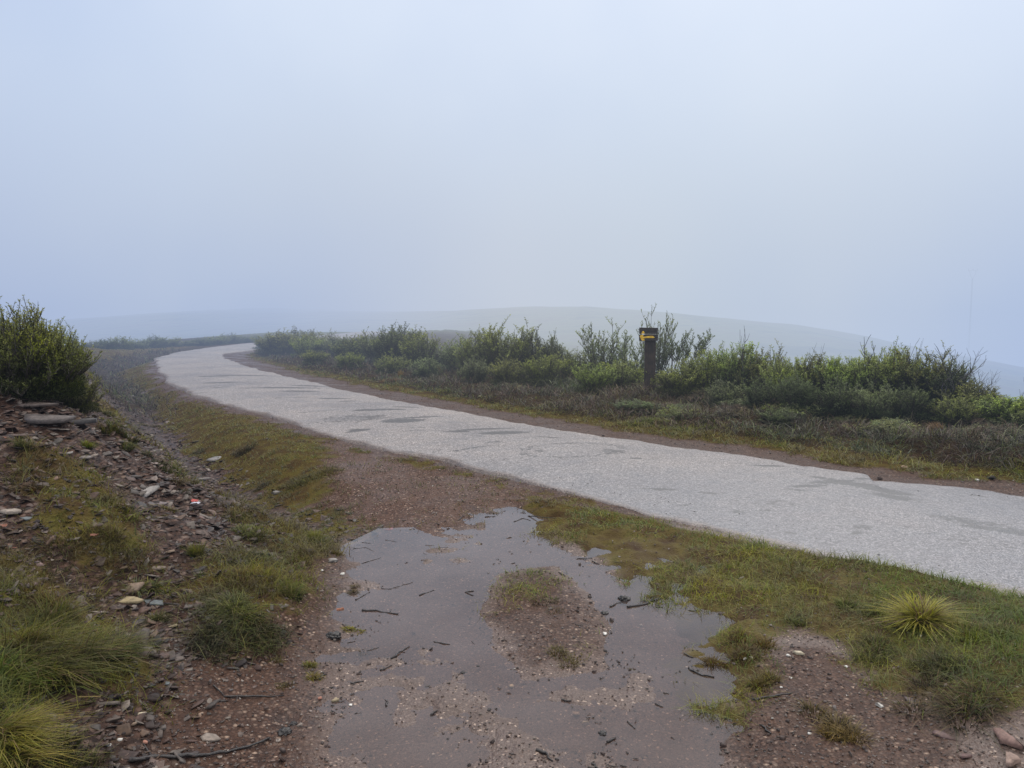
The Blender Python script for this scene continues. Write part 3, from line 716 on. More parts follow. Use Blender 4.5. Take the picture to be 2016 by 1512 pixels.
# far row outside the bend
far_row = [(178,698,672,40),(206,697,668,44),(238,696,663,50),(272,695,668,44),(302,694,662,46),(334,692,664,44),(366,690,670,40),(396,688,666,40),(428,686,662,44),(452,684,657,40),(480,682,662,40),(505,681,660,36)]
words = ['first', 'second', 'third', 'fourth', 'fifth', 'sixth', 'seventh', 'eighth', 'ninth', 'tenth', 'eleventh', 'twelfth']
for i, (a, b, c, w) in enumerate(far_row):
    bush(a, b, c, w, ('grey', 'dark', 'green')[i % 3], f'hazy bush beyond the road bend, {words[i]} from left in its row', 'hazy bushes lining the outside of the road bend', back=4.0)
HG = 'bushes of the hedge along the right side of the road'
hedge = [
 (552,702,655,64,'green','pale green bush right at the inside of the road bend, nearest the road tip',2),
 (590,700,650,56,'grey','rounded hazy bush just right of the bush at the bend tip',2),
 (528,694,664,40,'grey','small hazy bush hiding the far end of the road at the bend',5),
 (628,704,656,54,'green','hazy bush left of the visible scrap of far road',1.5),
 (662,708,664,50,'grey','low bush directly under the left end of the far road scrap',1),
 (706,712,664,56,'green','bush directly under the right end of the far road scrap',1),
 (745,716,652,50,'grey','tall bush just right of the far road scrap',.5),
 (785,720,645,60,'dark','tallest bush of the clump midway between bend and trail post',.5),
 (828,722,656,58,'green','rounded bush ending the clump midway, left of the gap in the hedge',.3),
 (622,716,690,54,'yellow','low yellowish bush in front of the hedge near the bend',0),
 (690,724,694,54,'yellow','low light bush in front of the hedge, left of the pale dry stalks',0),
 (770,735,700,66,'green','low bush with dry stalks in front of the midway clump',0),
 (840,738,704,60,'grey','low grey green bush in front of the gap in the hedge',0),
 (905,740,668,56,'grey','leftmost bush of the clump left of the trail post',1),
 (946,742,656,60,'green','second bush of the clump left of the trail post, after the greyer one',1),
 (1000,744,645,74,'green','tallest and widest bush of the clump left of the trail post',1),
 (1048,745,656,58,'dark','darker bush right of the tallest one left of the trail post',1),
 (1084,746,664,40,'grey','narrow bush ending the clump left of the trail post',1),
 (935,752,705,60,'grey','low bush with brown stalks in front of the clump left of the post',0),
 (1000,756,708,74,'green','low spreading bush in front of the tallest bush left of the post',0),
 (1068,758,700,76,'yellow','low yellow green bush in front of the darker bush left of the post',0),
 (1128,752,692,62,'green','medium bush between the left clump and the wispy bush by the post',.6),
 (1188,752,638,62,'wispy','tall wispy grey green bush left of the trail post',.8),
 (1170,770,716,84,'yellow','bright low bush at the foot of the wispy bush left of the post',0),
 (1226,768,710,60,'green','low bush touching the left side of the trail post',.4),
 (1243,756,664,56,'wispy','wispy bush half hidden behind the left side of the trail post',1),
 (1292,756,618,44,'wispy','thin tall bush rising behind the signboard, its tip above the board',1.2),
 (1326,760,652,74,'leaning','open bush with dark bare stems leaning right beside the trail post',1.0),
 (1340,780,722,70,'yellow','low light green bush at the right foot of the trail post',.3),
 (1392,784,692,72,'yellow','yellow green bush, first of the thick hedge right of the post',.6),
 (1446,786,680,70,'yellow','tall yellow green bush below the left bare twig, right of the post',.6),
 (1500,790,690,66,'green','green bush just right of the tall yellow one in the thick hedge',.6),
 (1556,795,706,74,'yellow','lower yellow green bush filling the dip of the thick hedge',.6),
 (1606,798,702,66,'green','green bush right of the dip in the thick hedge',.6),
 (1656,800,706,70,'yellow','yellow green bush left of the bent bare twig in the hedge',.6),
 (1706,803,702,70,'green','green bush under the bent bare twig in the hedge',.6),
 (1752,804,686,66,'yellow','tallest yellow green bush in the right half of the thick hedge',.5),
 (1806,808,692,76,'green','big green bush left of the spray of bare branches',.5),
 (1858,812,712,74,'dark','dark green bush at the foot of the spray of bare branches',.4),
 (1912,822,752,76,'green','sloping green bush right of the spray of bare branches',.4),
 (1975,838,778,78,'yellow','rounded bush near the right picture edge, last but one of the hedge',.2),
 (2030,846,796,80,'green','bush cut by the right picture edge, end of the hedge',0),
 (1424,800,748,74,'grey','low grey bush in front of the yellow bushes right of the post',0),
 (1496,806,745,72,'dark','low dark bush in front of the green bush, left part of thick hedge',0),
 (1566,812,742,80,'dark','low very dark bush in front of the hedge dip',0),
 (1640,816,748,80,'dark','dark bush low in front of the hedge under the bent twig',0),
 (1716,820,756,76,'grey','low grey green bush in front of the tallest right hedge bush',0),
 (1790,824,762,78,'dark','low dark bush in front of the big bush by the bare spray',0),
 (1880,834,778,80,'green','low green bush below the spray of bare branches',0),
]
for a in hedge:
    bush(*a[:5], a[5], HG, back=a[6])
for i, px in enumerate(list(range(560, 1120, 42)) + list(range(1390, 1960, 44))):
    bv = np.interp(px, [560, 1120, 1400, 1960], [701, 750, 786, 830])
    tv = np.interp(px, [560, 640, 720, 800, 850, 880, 1000, 1120, 1390, 1560, 1750, 1960], [660, 664, 668, 662, 690, 694, 668, 702, 706, 716, 704, 790]) + random.uniform(-4, 8)
    bush(px + random.uniform(-10, 10), bv, tv, 62, ('green', 'yellow', 'grey', 'dark')[i % 4], 'bush deep in the hedge, half hidden behind the front bushes', 'bushes deep in the roadside hedge', back=random.uniform(.9, 1.8), xs=1)

_k = 0
for i in range(400):
    px, py = random.uniform(620, 2016), random.uniform(745, 930)
    q = G(px, py); f = fields(np.array([q[0]]), np.array([q[1]]))
    if not f['right'][0] or not (1.9 < f['s'][0] < 4.6): continue
    hh = random.uniform(10, 24) * 14 / max(q[1], 9)
    bush(px, py, py - hh, hh * random.uniform(2.5, 4.2), random.choice(['brown', 'brown', 'dark', 'grey', 'green']), 'low heather clump on the bank between the road and the hedge', 'low heather clumps on the right bank')
    _k += 1
    if _k == 46: break
# bare dead shrubs standing in the hedge
def bare_mesh(seed, n0=3, lean=.3, spread=.5, depth=4):
    g = np.random.default_rng(seed); paths, radii = [], []
    def grow(p, d, ln, r, lv):
        n = 5; P = [p]; dd = d.copy()
        for i in range(n - 1):
            dd = dd + g.normal(0, .13, 3) + np.array([0, 0, .03]); dd /= np.linalg.norm(dd); P.append(P[-1] + dd * ln / (n - 1))
        P = np.array(P); paths.append(P); radii.append(np.linspace(r, r * .55, n))
        if lv:
            for q in range(g.integers(2, 4)):
                k = g.integers(1, n); a = g.uniform(0, tau)
                nd = dd + np.array([cos(a), sin(a), g.uniform(-.2, .5)]) * spread; nd /= np.linalg.norm(nd)
                grow(P[k], nd, ln * g.uniform(.5, .75), r * .6, lv - 1)
    for q in range(n0):
        a = g.uniform(0, tau); d = np.array([cos(a) * .25 + lean, sin(a) * .25, 1.]); grow(np.array([0, 0, 0.]), d / np.linalg.norm(d), .45, .012, depth - 1)
    V, L, T = tubes(paths, radii, 4)
    V[:, 2] -= .0; h = V[:, 2].max(); V /= h
    me = mesh_np('branches', V, L, T); me.materials.append(M['dead']); return me
BARE = [bare_mesh(3, 2, .05, .45, 3), bare_mesh(5, 2, .45, .5, 3), bare_mesh(8, 5, .55, .55, 4), bare_mesh(9, 3, .15, .5, 3)]
for px, bv, tv, i, xs, lab in [
    (1466,790,638,0,.5,'thin forked bare twig rising above the tall yellow bush, right of post'),
    (1590,795,672,3,.35,'faint bare twigs above the dip of the thick hedge'),
    (1678,800,655,1,.7,'bent bare twig rising from the middle of the thick hedge'),
    (1780,805,662,3,.4,'thin bare twigs above the tallest right hedge bush'),
    (1850,818,672,2,.95,'large spray of bare dark branches leaning right out of the hedge end'),
    (1915,826,718,2,.8,'smaller spray of bare branches right of the large spray'),
    (2004,842,728,1,.4,'bare twig at the right picture edge behind the last bush'),
    (1545,795,690,0,.3,'short bare twig between the hedge bushes left of the dip')]:
    p = G(px, bv); x, y = p[0] * (1 + .5 / p[1]), p[1] + .5; p = np.array([x, y, float(H(x, y)[0])]); k = mpp(p)
    h = (HOR + (EYE - p[2]) / p[1] * F - tv) * k
    o = put('bare_branches', BARE[i], M['dead'], None, p - np.array([0, 0, .02])); o.scale = (h * xs, h * xs, h)
    o.rotation_euler = (0, 0, random.uniform(-.3, .3))
    tag(o, lab, 'dead shrub', 'bare dead branches standing in the hedge')

# ------------------------------------------------------------------ UTILITY POLE far away
def build_pole():
    D = 150.0; x = (1907 - CX) / F * D; y = D; z = float(H(x, y)[0])
    root = empty('utility_pole', (x, y, z)); tag(root, 'very faint tall utility pole in the fog above the right end of the hedge', 'utility pole')
    top = EYE + (HOR - 549) / F * D
    V, L, T = tubes([np.array([[0, 0, -1], [0, 0, (top - z) * .5], [0, 0, top - z]])], [np.array([.20, .16, .12])], 10)
    put('pole', mesh_np('pole', V, L, T, smooth=True), M['pole'], root)
    t = top - z
    V, L, T = tubes([np.array([[-.9, 0, t + 1.45], [0, 0, t + 1.6], [.9, 0, t + 1.45]])], [np.array([.06, .06, .06])], 6)
    put('crossarm', mesh_np('crossarm', V, L, T), M['pole'], root)
    for sgn in (-1, 1):
        V, L, T = tubes([np.array([[0, 0, t - .1], [sgn * .45, 0, t + .6], [sgn * .62, 0, t + 1.5]])], [np.array([.06, .05, .05])], 6)
        put('brace', mesh_np('brace', V, L, T), M['pole'], root)
    for sx in (-.85, 0, .85):
        V, L, T = tubes([np.array([[sx, 0, t + 1.5], [sx, 0, t + 1.75], [sx, 0, t + 1.9]])], [np.array([.05, .08, .04])], 8)
        put('insulator', mesh_np('insulator', V, L, T), M['pole'], root)
build_pole()

# ------------------------------------------------------------------ GRASS, HEATH, SCREE, GRAVEL (stuff)
def scatter(n, r0, r1, a0=-40, a1=40):
    r = np.exp(RNG.uniform(math.log(r0), math.log(r1), n)); a = np.radians(RNG.uniform(a0, a1, n))
    return r * np.sin(a), r * np.cos(a)
def pick(cs, n, jit=.2):
    cs = np.array(cs); return cs[RNG.integers(0, len(cs), n)] * RNG.uniform(1 - jit, 1 + jit, (n, 1))
def pset(x, y, f): return np.stack([x, y, f['z']], 1)

GC = [(.165, .195, .018), (.235, .232, .022), (.285, .245, .040), (.190, .140, .036), (.115, .165, .016), (.140, .095, .030)]
def build_grass():
    # short sward
    x, y = scatter(460000, 2.2, 40)
    f = fields(x, y)
    pat = fbm(x, y, 3.0, 3, 101)
    keep = RNG.uniform(0, 1, len(x)) < np.clip(f['grass'] * np.where((f['gR'] > .4) & (x < 1.3), .62 + pat * 3.4, 1.0 + pat * 2.6) , 0, 1) * (1 - f['far']) * (1 - f['inside'])
    keep &= ~((f['z'] < -.02) & (f['pud'] > .4))
    x, y = x[keep], y[keep]; f = {k: v[keep] for k, v in f.items()}
    n = len(x); P = pset(x, y, f)
    dist = np.hypot(x, y)
    tall = np.where(f['gL'] > .4, 1.9, np.where(f['right'], 1.5, 1.0)) * (1 + .8 * np.clip(pat[keep], -.5, .5)) * np.where(x > 1.4, 1.3, 1)
    h = RNG.uniform(.014, .06, n) * tall
    w = np.clip(dist * .0009, .0024, .02) * RNG.uniform(.7, 1.5, n)
    tone = fbm(x, y, 1.1, 3, 111) + fbm(x, y, 6, 2, 115) * .7
    idx = np.clip(((tone + .5) * 6 + RNG.normal(0, 1.0, n)), 0, 5.99).astype(int)
    order = np.array([4, 0, 1, 2, 5, 3])
    c = np.array(GC)[order[idx]] * RNG.uniform(.7, 1.25, (n, 1))
    vb = np.where(f['left'] & (y > 6.0) & (f['bank'] < .2), .55, np.where(f['right'], .30, .12))[:, None]; c = c * (1 - vb) + vb * np.array([.125, .105, .045]) * RNG.uniform(.6, 1.3, (n, 1))
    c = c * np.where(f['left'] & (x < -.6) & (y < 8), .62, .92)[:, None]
    g_ = f['gR'] * sstep(1.2, 2.2, x); c = c * (1 - .5 * g_[:, None]) + np.array([.06, .10, .016]) * .5 * g_[:, None]
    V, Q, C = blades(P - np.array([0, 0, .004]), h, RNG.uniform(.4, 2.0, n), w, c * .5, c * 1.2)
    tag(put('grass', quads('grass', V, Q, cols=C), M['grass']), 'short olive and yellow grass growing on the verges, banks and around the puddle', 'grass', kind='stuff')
build_grass()

def build_heath():
    x, y = scatter(260000, 5, 38, -38, 42)
    f = fields(x, y); pat = fbm(x, y, 2.2, 3, 121)
    keep = (RNG.uniform(0, 1, len(x)) < np.clip(f['heath'] * (.7 + pat * 2), 0, 1) * (1 - f['far'])) & (f['right'] | (f['bank'] > 3) | (y > 13)) & (f['s'] < 9)
    x, y = x[keep], y[keep]; f = {k: v[keep] for k, v in f.items()}; pat = pat[keep]
    n = len(x); P = pset(x, y, f); dist = np.hypot(x, y)
    h = RNG.uniform(.05, .19, n) * (1 + 1.8 * pat)
    P[:, 2] += RNG.uniform(0, .13, n) * np.clip(.3 + pat * 2.6, 0, 1)
    w = np.clip(dist * .0009, .003, .03) * RNG.uniform(.7, 1.6, n)
    tone = fbm(x, y, .9, 3, 131) + fbm(x, y, 4, 2, 135) * .5
    cs = np.array([(.060, .095, .036), (.110, .140, .040), (.080, .060, .036), (.115, .072, .046), (.165, .160, .050), (.060, .060, .030)])
    order = np.array([0, 1, 5, 2, 3, 4])
    idx = np.clip((tone + .5) * 6 + RNG.normal(0, .9, n), 0, 5.99).astype(int)
    c = cs[order[idx]] * RNG.uniform(.7, 1.3, (n, 1))
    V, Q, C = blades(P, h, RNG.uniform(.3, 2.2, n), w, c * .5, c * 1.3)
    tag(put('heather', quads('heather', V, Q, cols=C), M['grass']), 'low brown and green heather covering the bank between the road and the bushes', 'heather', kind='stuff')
build_heath()

SLATE = [(.075, .045, .036), (.10, .062, .050), (.050, .031, .026), (.13, .088, .072), (.15, .115, .098), (.115, .072, .048), (.085, .070, .062), (.19, .155, .13), (.045, .032, .030)]
def build_scree():
    x, y = scatter(95000, 2.2, 26, -42, -3)
    f = fields(x, y); pat = fbm(x, y, 2.5, 3, 141)
    keep = RNG.uniform(0, 1, len(x)) < np.clip(f['scree'] * (.75 + pat * 1.6), 0, 1) * (1 - f['grass'] * .75) * (1 - f['far'])
    x, y = x[keep], y[keep]; f = {k: v[keep] for k, v in f.items()}; n = len(x); dist = np.hypot(x, y)
    s = np.exp(RNG.normal(math.log(.020), .72, n)) * (1 + .05 * dist) * np.where(y > 4.5, 1.35, .9)
    s = np.clip(s, .008, .11) * .85
    V, L, T, C = rocks(pset(x, y, f), s, RNG.uniform(.06, .24, n), pick(SLATE, n, .4) * .64 * (.7 + 1.2 * np.clip(fbm(x, y, 1.4, 3, 181)[:, None] + .25, 0, 1)), .30, .12)
    tag(put('slate_scree', mesh_np('slate_scree', V, L, T, cols=C), M['stone']), 'loose brown and purple slate chips covering the left bank and ditch', 'scree', kind='stuff')
build_scree()
def build_gravel():
    x, y = scatter(95000, 2.0, 16, -38, 40)
    f = fields(x, y); pat = fbm(x, y, 2.0, 3, 151)
    base = np.where(f['left'], (1 - f['scree']) * (1 - f['grass'] * .8), np.where(f['s'] < 1.1, 1 - f['grass'], 0)) * (~f['inside'])
    deep = (f['z'] < -.024)
    keep = RNG.uniform(0, 1, len(x)) < np.clip(base * (.6 + pat * 1.4), 0, 1) * np.where(deep, .10, 1) * (1 - .5 * f['pud'])
    x, y = x[keep], y[keep]; f = {k: v[keep] for k, v in f.items()}; n = len(x); dist = np.hypot(x, y)
    s = np.exp(RNG.normal(math.log(.0075), .42, n)) * (1 + .06 * dist); s = np.clip(s, .003, .035)
    cols = pick([(.085, .055, .046), (.12, .082, .068), (.06, .045, .04), (.15, .12, .105), (.10, .085, .08), (.20, .165, .14)], n, .3)
    wh = RNG.uniform(0, 1, n) < .006; cols[wh] = np.array([.55, .5, .44]) * RNG.uniform(.7, 1.1, (wh.sum(), 1))
    cols = cols * np.where((f['pud'] > .3) & (f['isl'] < .5), .62, 1.0)[:, None]
    V, L, T, C = rocks(pset(x, y, f), s, RNG.uniform(.35, .8, n), cols, .3, .2, 5)
    tag(put('gravel', mesh_np('gravel', V, L, T, cols=C), M['stone']), 'fine reddish brown gravel on the lane, road shoulders and around the puddle', 'gravel', kind='stuff')
build_gravel()
def build_debris():
    # countless crumbs of bark and heather floating on the puddle and lying on the road
    x, y = scatter(9000, 2.3, 9, -20, 38)
    f = fields(x, y); wet = (f['pud'] > .3) & f['left']; rd = f['inside'] & (f['s'] > -2.5)
    keep = (wet & (RNG.uniform(0, 1, len(x)) < .012 + .8 * sstep(.10, .28, fbm(x, y, 2.6, 3, 161)))) | (rd & (RNG.uniform(0, 1, len(x)) < .22 * np.exp(f['s'] * 1.2)))
    x, y = x[keep], y[keep]; f = {k: v[keep] for k, v in f.items()}; n = len(x)
    z = np.where(f['inside'], .040, np.maximum(f['z'] + .004, -.009))
    paths, radii = [], []
    for i in range(n):
        a = RNG.normal(0, .7); l = np.exp(RNG.normal(math.log(.006), .55)) * (1 if not f['inside'][i] else .8); c = np.array([x[i], y[i], z[i]])
        d = np.array([cos(a), sin(a), 0]) * l; b = np.array([-sin(a), cos(a), 0]) * RNG.normal(0, .25) * l
        paths.append(np.stack([c - d, c + b, c + d])); radii.append(np.array([.0010, .0020, .0009]) * RNG.uniform(.7, 1.8))
    V, L, T = tubes(paths, radii, 4)
    tag(put('plant_litter', mesh_np('plant_litter', V, L, T), M['twig']), 'fine dark crumbs of bark and heather floating on the puddle', 'plant litter', kind='stuff')
build_debris()

# ------------------------------------------------------------------ TUSSOCKS (each a thing)
def tussock(px, py, rad_px, hgt, n, cols, label, cat='grass tuft', group=None, lean=(.3, 1.3), w=.0035, name='grass_tussock', root_r=.35, seg=3, droop=.45, azc=None):
    p = G(px, py); k = mpp(p); R = rad_px * k
    n = int(n * 1.5); m = max(3, n // 130)
    ca = RNG.uniform(0, tau, m); cq = np.sqrt(RNG.uniform(0, 1, m)) * R * root_r * .8; ch = RNG.uniform(.5, 1.15, m) * (1 - .35 * cq / (R * root_r))
    ci = RNG.integers(0, m, n); a = RNG.uniform(0, tau, n); q = np.sqrt(RNG.uniform(0, 1, n)) * R * root_r * .38
    X = np.stack([q * np.cos(a) + cq[ci] * np.cos(ca[ci]), q * np.sin(a) + cq[ci] * np.sin(ca[ci]), np.zeros(n)], 1)
    q = q / .38
    zz = H(p[0] + X[:, 0], p[1] + X[:, 1]); X[:, 2] = np.clip(zz - p[2], -.06, .06) - .006
    az = a + RNG.normal(0, .55, n) if azc is None else RNG.normal(azc, .9, n)
    ln = RNG.uniform(*lean, n) * (.35 + .65 * q / (R * root_r + 1e-6))
    h = hgt * RNG.uniform(.4, 1.05, n) * ch[ci] * 1.1
    cc_ = pick(cols, m, .2); c = pick(cols, n, .25) * .5 + cc_[ci] * .5; c = c * 1.25
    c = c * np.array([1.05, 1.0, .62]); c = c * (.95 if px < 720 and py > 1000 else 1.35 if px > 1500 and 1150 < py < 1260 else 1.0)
    dd_ = RNG.uniform(0, 1, n) < .18; c[dd_] = pick(DRY, int(dd_.sum()), .3) * .8
    V, Q, C = blades(X, h, ln * 1.25, w * 1.25 * RNG.uniform(.6, 1.4, n), c * .11, c * 1.05, seg=seg, az=az, droop=droop)  # blade roots coloured near black, in place of shade inside the tuft
    return tag(put(name, quads(name, V, Q, cols=C), M['grass'], None, p), label, cat, group)
YG = [(.16, .17, .03), (.20, .19, .045), (.12, .15, .025), (.22, .19, .06)]
GG = [(.08, .115, .02), (.11, .13, .022), (.06, .085, .018), (.15, .14, .032)]
BG = [(.040, .050, .016), (.06, .062, .02), (.08, .07, .022), (.09, .065, .03), (.03, .04, .014)]
DRY = [(.26, .19, .09), (.22, .15, .06), (.18, .11, .045)]
STRAW = [(.24, .20, .06), (.20, .19, .05), (.12, .14, .03), (.28, .22, .09)]
GREY = [(.10, .13, .08), (.13, .15, .10), (.08, .11, .06)]
BR = [(.12, .075, .025), (.10, .08, .025), (.085, .055, .022), (.13, .10, .03)]
LIME = [(.19, .20, .035), (.13, .16, .03), (.22, .22, .05)]
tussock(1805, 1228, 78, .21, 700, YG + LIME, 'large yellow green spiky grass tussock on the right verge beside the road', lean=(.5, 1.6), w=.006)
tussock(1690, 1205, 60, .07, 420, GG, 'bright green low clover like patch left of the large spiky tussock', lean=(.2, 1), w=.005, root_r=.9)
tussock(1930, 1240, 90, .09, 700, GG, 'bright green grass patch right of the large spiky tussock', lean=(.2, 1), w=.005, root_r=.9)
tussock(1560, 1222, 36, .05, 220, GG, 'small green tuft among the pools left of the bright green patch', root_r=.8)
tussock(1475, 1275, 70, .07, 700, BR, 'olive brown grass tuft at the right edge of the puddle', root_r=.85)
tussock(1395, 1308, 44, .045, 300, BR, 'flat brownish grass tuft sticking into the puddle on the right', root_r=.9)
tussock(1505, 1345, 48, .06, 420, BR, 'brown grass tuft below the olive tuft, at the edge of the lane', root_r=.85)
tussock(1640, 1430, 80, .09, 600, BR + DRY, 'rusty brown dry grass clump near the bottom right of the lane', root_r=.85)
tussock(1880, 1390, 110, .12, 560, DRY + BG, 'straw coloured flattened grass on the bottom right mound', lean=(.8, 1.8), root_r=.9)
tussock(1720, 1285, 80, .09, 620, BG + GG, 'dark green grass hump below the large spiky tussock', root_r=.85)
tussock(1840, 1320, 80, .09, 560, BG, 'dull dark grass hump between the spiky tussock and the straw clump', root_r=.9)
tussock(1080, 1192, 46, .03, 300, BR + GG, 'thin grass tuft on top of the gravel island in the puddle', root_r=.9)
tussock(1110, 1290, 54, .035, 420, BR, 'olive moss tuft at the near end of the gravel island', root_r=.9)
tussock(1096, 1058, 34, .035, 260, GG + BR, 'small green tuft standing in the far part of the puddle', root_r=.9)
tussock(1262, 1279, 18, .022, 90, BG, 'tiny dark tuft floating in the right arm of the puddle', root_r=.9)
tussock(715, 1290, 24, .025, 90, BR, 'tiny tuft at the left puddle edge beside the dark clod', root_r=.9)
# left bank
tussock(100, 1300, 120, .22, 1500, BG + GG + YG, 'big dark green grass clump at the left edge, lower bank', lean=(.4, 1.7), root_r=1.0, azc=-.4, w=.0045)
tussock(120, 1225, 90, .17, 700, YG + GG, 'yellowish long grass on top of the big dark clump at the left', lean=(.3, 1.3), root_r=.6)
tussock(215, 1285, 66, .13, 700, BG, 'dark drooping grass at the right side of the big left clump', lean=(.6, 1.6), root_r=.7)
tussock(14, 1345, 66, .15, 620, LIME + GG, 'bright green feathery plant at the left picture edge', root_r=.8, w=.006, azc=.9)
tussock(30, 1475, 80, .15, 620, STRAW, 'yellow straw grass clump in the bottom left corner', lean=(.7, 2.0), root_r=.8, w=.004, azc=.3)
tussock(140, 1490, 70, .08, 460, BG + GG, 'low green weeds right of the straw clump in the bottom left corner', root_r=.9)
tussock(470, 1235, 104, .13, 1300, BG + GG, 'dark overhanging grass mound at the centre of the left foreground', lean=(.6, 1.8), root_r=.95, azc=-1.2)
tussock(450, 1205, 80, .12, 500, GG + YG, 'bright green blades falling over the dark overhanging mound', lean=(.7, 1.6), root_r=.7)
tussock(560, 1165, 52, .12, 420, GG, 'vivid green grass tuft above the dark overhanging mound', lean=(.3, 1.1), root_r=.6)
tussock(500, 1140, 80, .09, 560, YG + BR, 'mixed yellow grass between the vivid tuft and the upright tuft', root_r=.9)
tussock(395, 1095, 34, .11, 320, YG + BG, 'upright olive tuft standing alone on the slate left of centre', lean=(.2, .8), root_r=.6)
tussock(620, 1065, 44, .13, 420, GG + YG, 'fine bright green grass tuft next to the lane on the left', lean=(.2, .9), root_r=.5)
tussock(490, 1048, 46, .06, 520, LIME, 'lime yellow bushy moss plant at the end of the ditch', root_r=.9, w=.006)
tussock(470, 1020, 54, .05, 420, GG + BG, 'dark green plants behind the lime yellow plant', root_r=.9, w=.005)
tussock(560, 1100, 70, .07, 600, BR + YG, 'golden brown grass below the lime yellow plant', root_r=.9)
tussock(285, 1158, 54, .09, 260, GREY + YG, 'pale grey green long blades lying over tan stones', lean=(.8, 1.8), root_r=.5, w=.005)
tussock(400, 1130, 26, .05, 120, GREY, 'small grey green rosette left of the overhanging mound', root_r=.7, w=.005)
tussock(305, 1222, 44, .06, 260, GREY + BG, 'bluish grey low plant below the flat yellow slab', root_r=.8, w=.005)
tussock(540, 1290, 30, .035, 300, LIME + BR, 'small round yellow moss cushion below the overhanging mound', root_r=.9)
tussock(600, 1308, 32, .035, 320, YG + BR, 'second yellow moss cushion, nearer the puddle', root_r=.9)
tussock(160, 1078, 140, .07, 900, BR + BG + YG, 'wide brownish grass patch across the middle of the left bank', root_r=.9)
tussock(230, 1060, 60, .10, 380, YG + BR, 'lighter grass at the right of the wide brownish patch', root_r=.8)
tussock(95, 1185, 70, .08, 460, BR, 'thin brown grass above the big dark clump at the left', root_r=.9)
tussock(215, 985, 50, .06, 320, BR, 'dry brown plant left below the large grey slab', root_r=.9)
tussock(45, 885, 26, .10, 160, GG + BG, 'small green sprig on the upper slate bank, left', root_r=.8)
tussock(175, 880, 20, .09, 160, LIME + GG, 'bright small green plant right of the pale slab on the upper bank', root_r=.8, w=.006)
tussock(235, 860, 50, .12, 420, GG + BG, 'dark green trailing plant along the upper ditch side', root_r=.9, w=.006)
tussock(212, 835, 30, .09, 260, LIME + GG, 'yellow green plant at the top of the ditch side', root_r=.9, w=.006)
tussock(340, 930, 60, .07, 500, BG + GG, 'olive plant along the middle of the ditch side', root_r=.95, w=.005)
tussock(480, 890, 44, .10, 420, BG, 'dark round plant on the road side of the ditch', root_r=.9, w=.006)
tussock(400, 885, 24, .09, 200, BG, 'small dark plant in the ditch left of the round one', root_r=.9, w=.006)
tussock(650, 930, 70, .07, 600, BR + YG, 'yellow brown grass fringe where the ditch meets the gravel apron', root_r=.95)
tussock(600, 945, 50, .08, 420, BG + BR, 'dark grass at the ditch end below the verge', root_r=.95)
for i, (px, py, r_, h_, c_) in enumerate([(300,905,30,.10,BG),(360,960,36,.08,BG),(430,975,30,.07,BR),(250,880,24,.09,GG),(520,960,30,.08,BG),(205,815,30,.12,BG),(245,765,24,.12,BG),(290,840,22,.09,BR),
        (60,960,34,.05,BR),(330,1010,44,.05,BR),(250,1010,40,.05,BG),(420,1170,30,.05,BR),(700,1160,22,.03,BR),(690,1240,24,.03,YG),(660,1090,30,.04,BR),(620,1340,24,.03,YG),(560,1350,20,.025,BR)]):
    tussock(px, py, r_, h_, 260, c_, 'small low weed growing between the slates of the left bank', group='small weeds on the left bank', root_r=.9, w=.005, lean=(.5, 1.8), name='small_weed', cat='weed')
# right bank clumps
tussock(1843, 852, 36, .22, 420, DRY, 'orange tan dry grass clump in front of the right hedge', lean=(.3, 1), w=.008, root_r=.5, azc=2.6)
tussock(1620, 826, 34, .20, 320, GG + YG, 'pale green grass clump at the foot of the dark hedge bushes', lean=(.2, .9), w=.008, root_r=.7)
tussock(790, 742, 26, .22, 160, DRY, 'pale dry stalks in front of the midway clump of bushes', lean=(.1, .5), w=.012, root_r=.3)
tussock(862, 735, 22, .34, 140, DRY, 'tall pale dry stalks left of the clump before the post', lean=(.1, .4), w=.012, root_r=.3)
tussock(780, 748, 40, .10, 240, DRY, 'tan dry mound beside the shoulder midway along the road', w=.014, root_r=.9)
tussock(1230, 765, 30, .25, 120, YG, 'yellow stalks at the left foot of the trail post', lean=(.1, .7), w=.008, root_r=.3)
tussock(870, 772, 40, .09, 300, LIME, 'bright yellow green grass on the far shoulder left of centre', w=.010, root_r=.9)
tussock(1270, 835, 60, .11, 500, YG + GG, 'bright roadside grass below the trail post', w=.007, root_r=.95)
tussock(1385, 842, 60, .10, 500, YG + GG, 'bright roadside grass right of the trail post', w=.007, root_r=.95)
tussock(1700, 885, 70, .09, 400, YG + BR, 'yellowish roadside grass in front of the right hedge middle', w=.006, root_r=.95)
tussock(1960, 918, 70, .10, 420, YG + GG, 'roadside grass under the right picture edge bushes', w=.006, root_r=.95)

